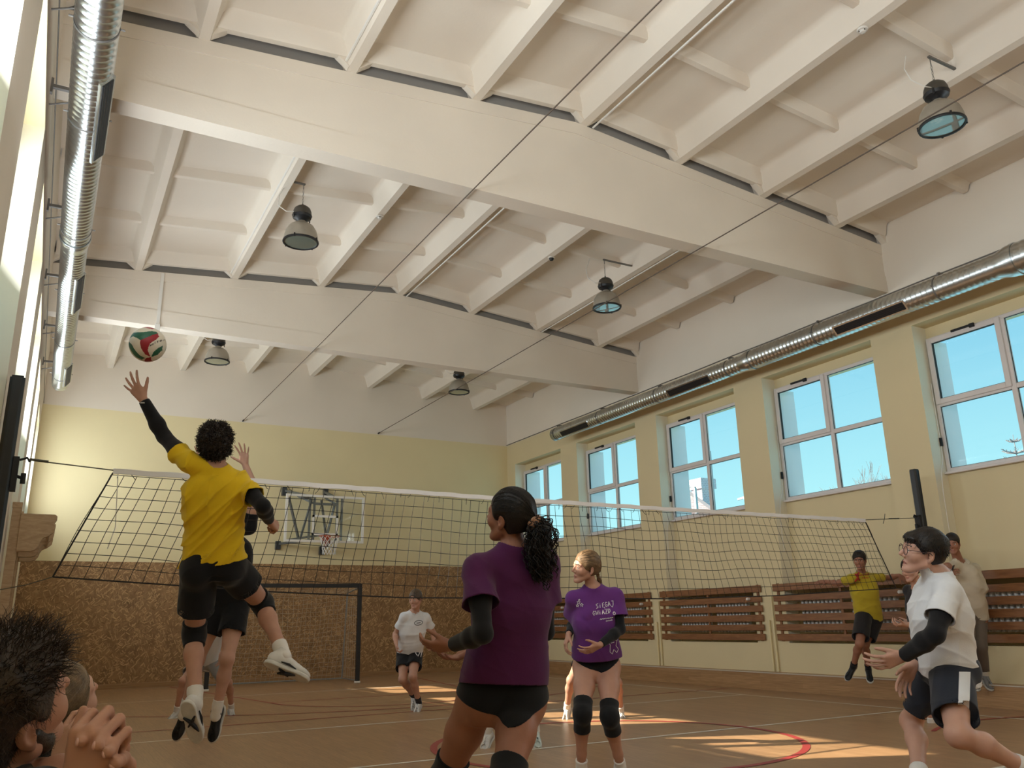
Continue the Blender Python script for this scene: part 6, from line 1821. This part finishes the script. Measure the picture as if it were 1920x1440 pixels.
for i in range(NR):
    for q in range(NC):
        u_, v_ = 1798+4.2*q-0.10*i, 1260+(1336-1260)*i/(NR-1)
        o_ = Vector(P(u_, v_, 3.9)); loc, nr, _, _ = bv.ray_cast(o_, Vector(unit(P(u_, v_, 5)-P(u_, v_, 3.9))), 1.5)
        if loc is None: g_v.append(None)
        else: g_v.append(V(*loc)+V(*nr)*0.0025)
fs_ = []
for i in range(NR-1):
    for q in range(NC-1):
        ids = (i*NC+q, i*NC+q+1, (i+1)*NC+q+1, (i+1)*NC+q)
        if all(g_v[t] is not None for t in ids): fs_.append(ids)
idx = {}; vv = []
for f_ in fs_:
    for t in f_:
        if t not in idx: idx[t] = len(vv); vv.append(g_v[t])
mb.add(vv, [[idx[t] for t in f_] for f_ in fs_], 0, True)
if vv: mb.build('side_stripe', C_white, p9['o'], recalc=False)

# --- the player half hidden behind him
j = mk(P(1737, 1206, 9.3), P(1722, 1106, 9.25), -70)
j['el'] = J(j['sl'], 1730, 1172, 0.29, 1); j['wl'] = J(j['el'], 1696, 1171, 0.25, -1)
j['er'] = J(j['sr'], 1738, 1165, 0.29, 1); j['wr'] = J(j['er'], 1708, 1166, 0.25, 1)
j['kl'] = J(j['hl'], 1735, 1282, 0.43, -1); j['al'] = J(j['kl'], 1746, 1352, 0.43, 1)
j['kr'] = J(j['hr'], 1745, 1282, 0.43, -1); j['ar'] = J(j['kr'], 1772, 1346, 0.43, 1)
j['head'] = P(1707, 1068, 9.22)
p10 = person('person hidden behind the one with glasses; face, hand and black shoe show', j, 1.80, headf=D(-0.86, 0.12, -0.50), skinm=SK_C, vox=0.0075,
             hands={'l': dict(d=D(-1, 0.05, -0.2), n=D(0.1, -0.7, 0.5), curl=(0.8, 0.8, 0.5)), 'r': dict(d=D(-1, 0.1, 0), n=D(0, -1, 0))}, browm=H_dark)
tshirt(p10, C_blacksoft, hem=-0.2, sleeve=0.55, seed=81); shorts(p10, C_black, length=0.6)
for k in 'lr': sock(p10, k, C_sock, 0.88); shoe(p10, k, D(-0.4, 0.25, -0.85), V(0, 0, 1), M_shoeb, M_blackmatt)
hair(p10, hair_node(p10, 0.012), H_dark)

# --- the man in yellow leaning on the plank screen
j = mk(P(1629, 1156, 11.72), P(1615, 1077, 11.72), 222)
j['sr'] = P(1596, 1085, 11.62); j['sl'] = P(1641, 1083, 11.80)
j['er'] = J(j['sr'], 1571, 1094, 0.29, 1); j['wr'] = J(j['er'], 1549, 1090, 0.25, 1)
j['el'] = J(j['sl'], 1668, 1083, 0.29, 1); j['wl'] = J(j['el'], 1686, 1079, 0.22, -1)
j['hr'] = P(1619, 1158, 11.66); j['hl'] = P(1641, 1158, 11.76)
j['kr'] = J(j['hr'], 1612, 1206, 0.43, -1); j['ar'] = J(j['kr'], 1600, 1249, 0.43, 1)
j['kl'] = J(j['hl'], 1622, 1208, 0.43, -1); j['al'] = J(j['kl'], 1628, 1253, 0.43, 1)
j['head'] = P(1612, 1050, 11.66)
p11 = person('person in yellow T-shirt leaning on the plank screen, legs crossed', j, 1.82, headf=D(-0.55, 0, -0.85), skinm=SK_B, vox=0.008,
             hands={'r': dict(d=D(-1, 0.1, 0.1), n=D(0, 0.9, 0.4), curl=(0.3, 0.4, 0.3)), 'l': dict(d=D(0.7, 0.5, -0.2), n=D(0, 0.5, 1), curl=(0.4, 0.4, 0.3))}, browm=H_black)
tshirt(p11, C_yellow2, hem=-0.10, sleeve=0.5, seed=91, loose=1.1); shorts(p11, C_blacksoft, length=0.80, r0=0.11, r1=0.115)
for k, f in (('r', D(-0.6, 0.75, -0.3)), ('l', D(-0.25, 0.3, -0.9))): sock(p11, k, C_black, 0.84); shoe(p11, k, f, D(0, -0.8, -0.5) if k == 'r' else V(0, 0, 1), M_shoeb, M_solew)
hair(p11, hair_node(p11, 0.012, seed=92, amp=0.004), H_black)
logo(p11, 't_shirt', M_redprint, 1607, 1082, 11.6, 0.055, [[(-0.9, 0.9), (0.0, 0.2), (0.9, 0.9)], [(0.0, 0.6), (0.0, -0.2)], [(-0.9, -0.9), (0.0, -0.1), (0.7, -0.8)], [(-0.4, 0.3), (0.6, 0.3)]], 0.013)
logo(p11, 't_shirt', M_redprint, 1622, 1082, 11.6, 0.06, [[(-0.9+0.22*t, 0.35+(0.14 if t % 2 else -0.14)) for t in range(12)], [(-0.5+0.22*t, -0.3+(0.10 if t % 2 else -0.10)) for t in range(8)]], 0.005)

# --- the person in a cream hoodie standing by the wall
j = mk(P(1822, 1150, 10.70), P(1800, 1056, 10.66), 235)
j['sr'] = P(1776, 1064, 10.5); j['sl'] = P(1828, 1066, 10.8)
j['er'] = J(j['sr'], 1768, 1102, 0.29, 1); j['wr'] = J(j['er'], 1780, 1076, 0.25, -1)
j['el'] = J(j['sl'], 1843, 1104, 0.30, -1); j['wl'] = J(j['el'], 1800, 1080, 0.27, -1)
j['hr'] = P(1812, 1152, 10.66); j['hl'] = P(1834, 1152, 10.74)
j['kr'] = J(j['hr'], 1815, 1212, 0.44, -1); j['ar'] = J(j['kr'], 1822, 1264, 0.42, 1)
j['kl'] = J(j['hl'], 1838, 1212, 0.44, -1); j['al'] = J(j['kl'], 1847, 1264, 0.42, 1)
j['head'] = P(1786, 1019, 10.58)
p12 = person('person in cream hoodie and taupe trousers holding a phone by the wall', j, 1.86, headf=D(-0.55, 0.02, -0.85), skinm=SK_B, vox=0.0078,
             hands={'r': dict(d=D(0.0, -0.4, -0.9), n=D(0.9, 0, 0), curl=(0.8, 0.8, 0.4)), 'l': dict(d=D(-0.9, -0.2, -0.3), n=D(0, 0, 1), curl=(0.5, 0.6, 0.4))}, browm=H_dark)
tshirt(p12, C_offwhite, hem=-0.12, seed=95, loose=1.5, long=True, name='hoodie', amp=0.008)
mb = MB(); c_ = spine(j, 0.98); X = lat(j, 1); up = unit(j['neck']-j['pel']); Y = np.cross(up, X)
for q in range(3): mb.tube([c_+X*(0.098-0.012*q)*math.cos(a)+Y*((0.080-0.01*q)*math.sin(a)-0.02)+up*(0.012*q+0.012*math.cos(a*2)-0.03*max(0, math.sin(a))) for a in np.linspace(0, 6.28, 30, endpoint=False)], 0.022, 8, closed=True)
mb.build('hood', C_offwhite, p12['o'])
node = U([(torso_loft(j, [(-0.12, 0.168, 0.10, 0.115)]+[q for q in TORSO_M if 0 <= q[0] <= 0.2], p12['s'], lambda t: (0.012, 0.012, 0.012)), 0)]+
         [(CLIP(U([(RC(j['h'+k], j['k'+k], 0.108, 0.085), 0), (RC(j['k'+k], j['a'+k], 0.085, 0.062), 0.03)]), [(j['a'+k]+V(0, 0, 0.03), V(0, 0, -1))], warp=folds(97, 0.008, 20), hollow=(0.006, 0.03)), 0.03) for k in 'lr'])
wear(p12, 'trousers', node, C_taupe)
for k in 'lr': sock(p12, k, C_sock, 0.85); shoe(p12, k, D(-0.1, 0.25, -0.9), V(0, 0, 1), mat('grey_shoe', (0.24, 0.24, 0.25), 0.6), M_solew)
hair(p12, hair_node(p12, 0.010, seed=96), H_dark)
ph = j['wr']+D(0.0, -0.35, -0.9)*0.10+D(-0.3, -0.6, 0)*0.03
mb = MB(); mb.beam(ph-D(-0.2, 1, 0.15)*0.07, ph+D(-0.2, 1, 0.15)*0.07, 0.07, 0.009, D(0.7, 0.2, -0.6)); o = mb.build('phone', M_black); bevel(o, 0.003); tag(o, 'black phone held up by the person in the cream hoodie', 'phone')
# --- the man watching from the left edge, hands clasped
H_fluff = hairmat('tousled_brown_hair', (0.048, 0.032, 0.022))
SK_D = skin('skin_ruddy', (0.46, 0.24, 0.165))
nk_ = P(-32, 1490, 1.44)
j = mk(nk_+V(-0.10, -0.22, -0.50), nk_, 62, half=0.18)
j['er'] = P(55, 1650, 1.16); j['wr'] = P(150, 1496, 1.215)
j['el'] = P(-60, 1470, 1.66); j['wl'] = P(112, 1452, 1.40)
fw_, rt_ = heading(60)
for k, sg in (('l', -1), ('r', 1)):
    j['k'+k] = j['h'+k]+fw_*0.38+rt_*sg*0.10+V(0, 0, 0.06); j['a'+k] = j['k'+k]*V(1, 1, 0)+V(0.02, 0.05, 0.09)
j['head'] = P(4, 1330, 1.40)
FING = [((170, 1380, 1.315), (161, 1358, 1.265), (153, 1391, 1.212)), ((203, 1382, 1.315), (194, 1360, 1.265), (184, 1398, 1.206)),
        ((228, 1402, 1.315), (219, 1384, 1.268), (203, 1411, 1.206)), ((240, 1436, 1.315), (232, 1422, 1.270), (216, 1431, 1.212))]
ex_ = []
for a, b, c_ in FING:
    a, b, c_ = P(*a), P(*b), P(*c_)
    ex_.append((U([(RC(a, b, 0.0105, 0.0100), 0), (RC(b, b+(c_-b)*0.55, 0.0100, 0.0092), 0.004), (RC(b+(c_-b)*0.55, c_, 0.0094, 0.0080), 0.004)]), 0.003))
pl_ = [P(175, 1440, 1.345), P(205, 1440, 1.34), P(228, 1455, 1.335), P(240, 1475, 1.33)]
for (a, b, c_), q in zip(FING, pl_): ex_.append((RC(q, P(*a), 0.014, 0.0105), 0.010))
ex_.append((RC(j['wl'], P(200, 1450, 1.345), 0.030, 0.024), 0.02))
p13 = person('person with tousled brown hair and clasped hands, sitting nearest the camera', j, 1.80, headf=D(0.45, -0.27, 0.85), headu=D(0.15, -0.93, -0.3), skinm=SK_D, vox=0.0030, head_s=0.97,
             hands={'r': dict(d=D(0.16, -0.97, 0.18), n=D(0.12, -0.15, 1), curl=(1.15, 1.3, 0.8), spread=0.16, thumb=(0.5, 0.5, 0.4), s=1.0)}, extra=ex_)
tshirt(p13, C_blacksoft, hem=-0.2, sleeve=0.6, seed=101); 
node = U([(torso_loft(j, [(-0.12, 0.168, 0.10, 0.115)]+[q for q in TORSO_M if 0 <= q[0] <= 0.2], 1.0, lambda t: (0.012, 0.012, 0.012)), 0)]+
         [(CLIP(U([(RC(j['h'+k], j['k'+k], 0.100, 0.075), 0), (RC(j['k'+k], j['a'+k], 0.075, 0.055), 0.03)]), [(j['a'+k]+V(0, 0, 0.03), V(0, 0, -1))]), 0.03) for k in 'lr'])
wear(p13, 'trousers', node, C_blacksoft, vox=0.008)
for k in 'lr': shoe(p13, k, fw_, V(0, 0, 1), M_shoeb, M_solew)
c, R, s = p13['c'], p13['R'], p13['hs']; L = lambda x, y, z: hloc(c, R, s, x, y, z)
hn = hair_node(p13, 0.012, -0.085, seed=103, amp=0.006, f=60, extra=[(EL(L(0, 0.00, 0.078), V(0.074, 0.090, 0.050)*s, R), 0.03), (EL(L(0, 0.055, 0.084), V(0.062, 0.045, 0.034)*s, R), 0.03)])
top_ = lambda q, n: (q[:, 2] > 0.055)
st1 = tufts(p13, hn, 4200, 0.036, 0.0013, 7, curl=0.005, where=top_, dirn=R[1]*0.5+R[2]*0.3, sides=3, steps=5)
st2 = tufts(p13, hn, 3000, 0.012, 0.0008, 8, curl=0.002, where=lambda q, n: (q[:, 2] <= 0.055) & (q[:, 2] > -0.08), droop=0.5, sides=3, steps=3)
hair(p13, hn, H_fluff, (np.concatenate([st1[0], st2[0]]), np.concatenate([st1[1], st2[1]+len(st1[0])])))
# short beard along the jaw
bn = U([(RC(L(0.060, 0.010, -0.030), L(0.050, 0.030, -0.068), 0.014*s, 0.017*s), 0), (RC(L(0.050, 0.030, -0.068), L(0.0, 0.072, -0.106), 0.019*s, 0.020*s), 0.01), (RC(L(-0.050, 0.030, -0.068), L(0.0, 0.072, -0.106), 0.019*s, 0.020*s), 0.01)])
st = tufts(p13, bn, 900, 0.010, 0.0009, 9, sides=3, steps=2, dirn=-R[2]*0.6)
pts, qd = sdf_mesh(bn, 0.003)
mesh_obj('beard', np.concatenate([pts, st[0]]), np.concatenate([qd, st[1]+len(pts)]), H_fluff, p13['o'])
for a, b, c_ in FING:
    b, c_ = P(*b), P(*c_); d_ = unit(c_-b); o_ = unit(-CF - d_*(-CF@d_)); x_ = np.cross(d_, o_)
    pts, qd = sdf_mesh(CLIP(EL(c_+d_*0.0005+o_*0.0052, V(0.0060, 0.0075, 0.0032), np.array([x_, d_, o_])), []), 0.0012)
    mesh_obj('finger_nail', pts, qd, M_nail, p13['o'])

# --- the woman beside him with smooth blond hair
nk_ = P(92, 1415, 2.13)
j = mk(nk_+V(-0.12, -0.20, -0.47), nk_, 62, half=0.15)
j['er'] = P(150, 1560, 2.05); j['wr'] = P(112, 1432, 1.98); j['el'] = P(60, 1500, 2.4); j['wl'] = P(138, 1420, 2.2)
for k, sg in (('l', -1), ('r', 1)):
    j['k'+k] = j['h'+k]+fw_*0.38+rt_*sg*0.07+V(0, 0, 0.06); j['a'+k] = j['k'+k]*V(1, 1, 0)+V(0.02, 0.05, 0.09)
j['head'] = P(105, 1320, 2.12)
p14 = person('person with smooth dark blond hair and gold hoop earring, behind the clasped hands', j, 1.68, True, headf=D(0.46, -0.27, 0.85), headu=D(0.12, -0.93, -0.3), skinm=SK_C, vox=0.0030,
             hands={'r': dict(d=D(0.25, -0.9, 0.25), n=D(0.3, -0.2, 1), curl=(0.6, 0.8, 0.5), spread=0.08), 'l': dict(d=D(0.1, -0.95, -0.1), n=D(-0.4, 0, -1), curl=(0.6, 0.8, 0.5))})
tshirt(p14, C_black, hem=-0.2, seed=111, long=True, name='sweatshirt')
node = U([(torso_loft(j, [(-0.12, 0.168, 0.10, 0.115)]+[q for q in TORSO_F if 0 <= q[0] <= 0.2], 0.95, lambda t: (0.01, 0.01, 0.01)), 0)]+
         [(CLIP(U([(RC(j['h'+k], j['k'+k], 0.095, 0.068), 0), (RC(j['k'+k], j['a'+k], 0.068, 0.048), 0.03)]), [(j['a'+k]+V(0, 0, 0.03), V(0, 0, -1))]), 0.03) for k in 'lr'])
wear(p14, 'trousers', node, C_black, vox=0.008)
for k in 'lr': shoe(p14, k, fw_, V(0, 0, 1), M_shoew, M_solew)
c, R, s = p14['c'], p14['R'], p14['hs']; L = lambda x, y, z: hloc(c, R, s, x, y, z)
hn = hair_node(p14, 0.007, -0.075, seed=113, amp=0.0015, f=160, extra=[(RC(L(0, -0.085, -0.02), L(0.01, -0.105, -0.085), 0.040*s, 0.022*s), 0.03)])
R_ = np.random.RandomState(4)
hair(p14, hn, hairmat('smooth_blond_hair', (0.19, 0.13, 0.075)), comb(p14, hn, 420, V(0, -0.105, -0.075), 0.0008, 5))
mb = MB(); q0 = L(0.0, -0.105, -0.08)
for i in range(14):
    o_ = V(R_.normal()*0.012, R_.normal()*0.012, 0); mb.tube([q0+o_+D(0.15, 1, -0.1)*0.02*t for t in range(7)], [0.006]*5+[0.004, 0.001], 5)
mb.build('ponytail', hairmat('pale_blond_hair', (0.30, 0.21, 0.12)), p14['o'])
mb = MB(); e_ = L(0.080, -0.004, -0.052)
mb.tube([e_+0.011*(R[1]*math.cos(a)+R[2]*math.sin(a)) for a in np.linspace(0, 6.28, 20, endpoint=False)], 0.0022, 6, closed=True); mb.build('earring', M_gold, p14['o'])
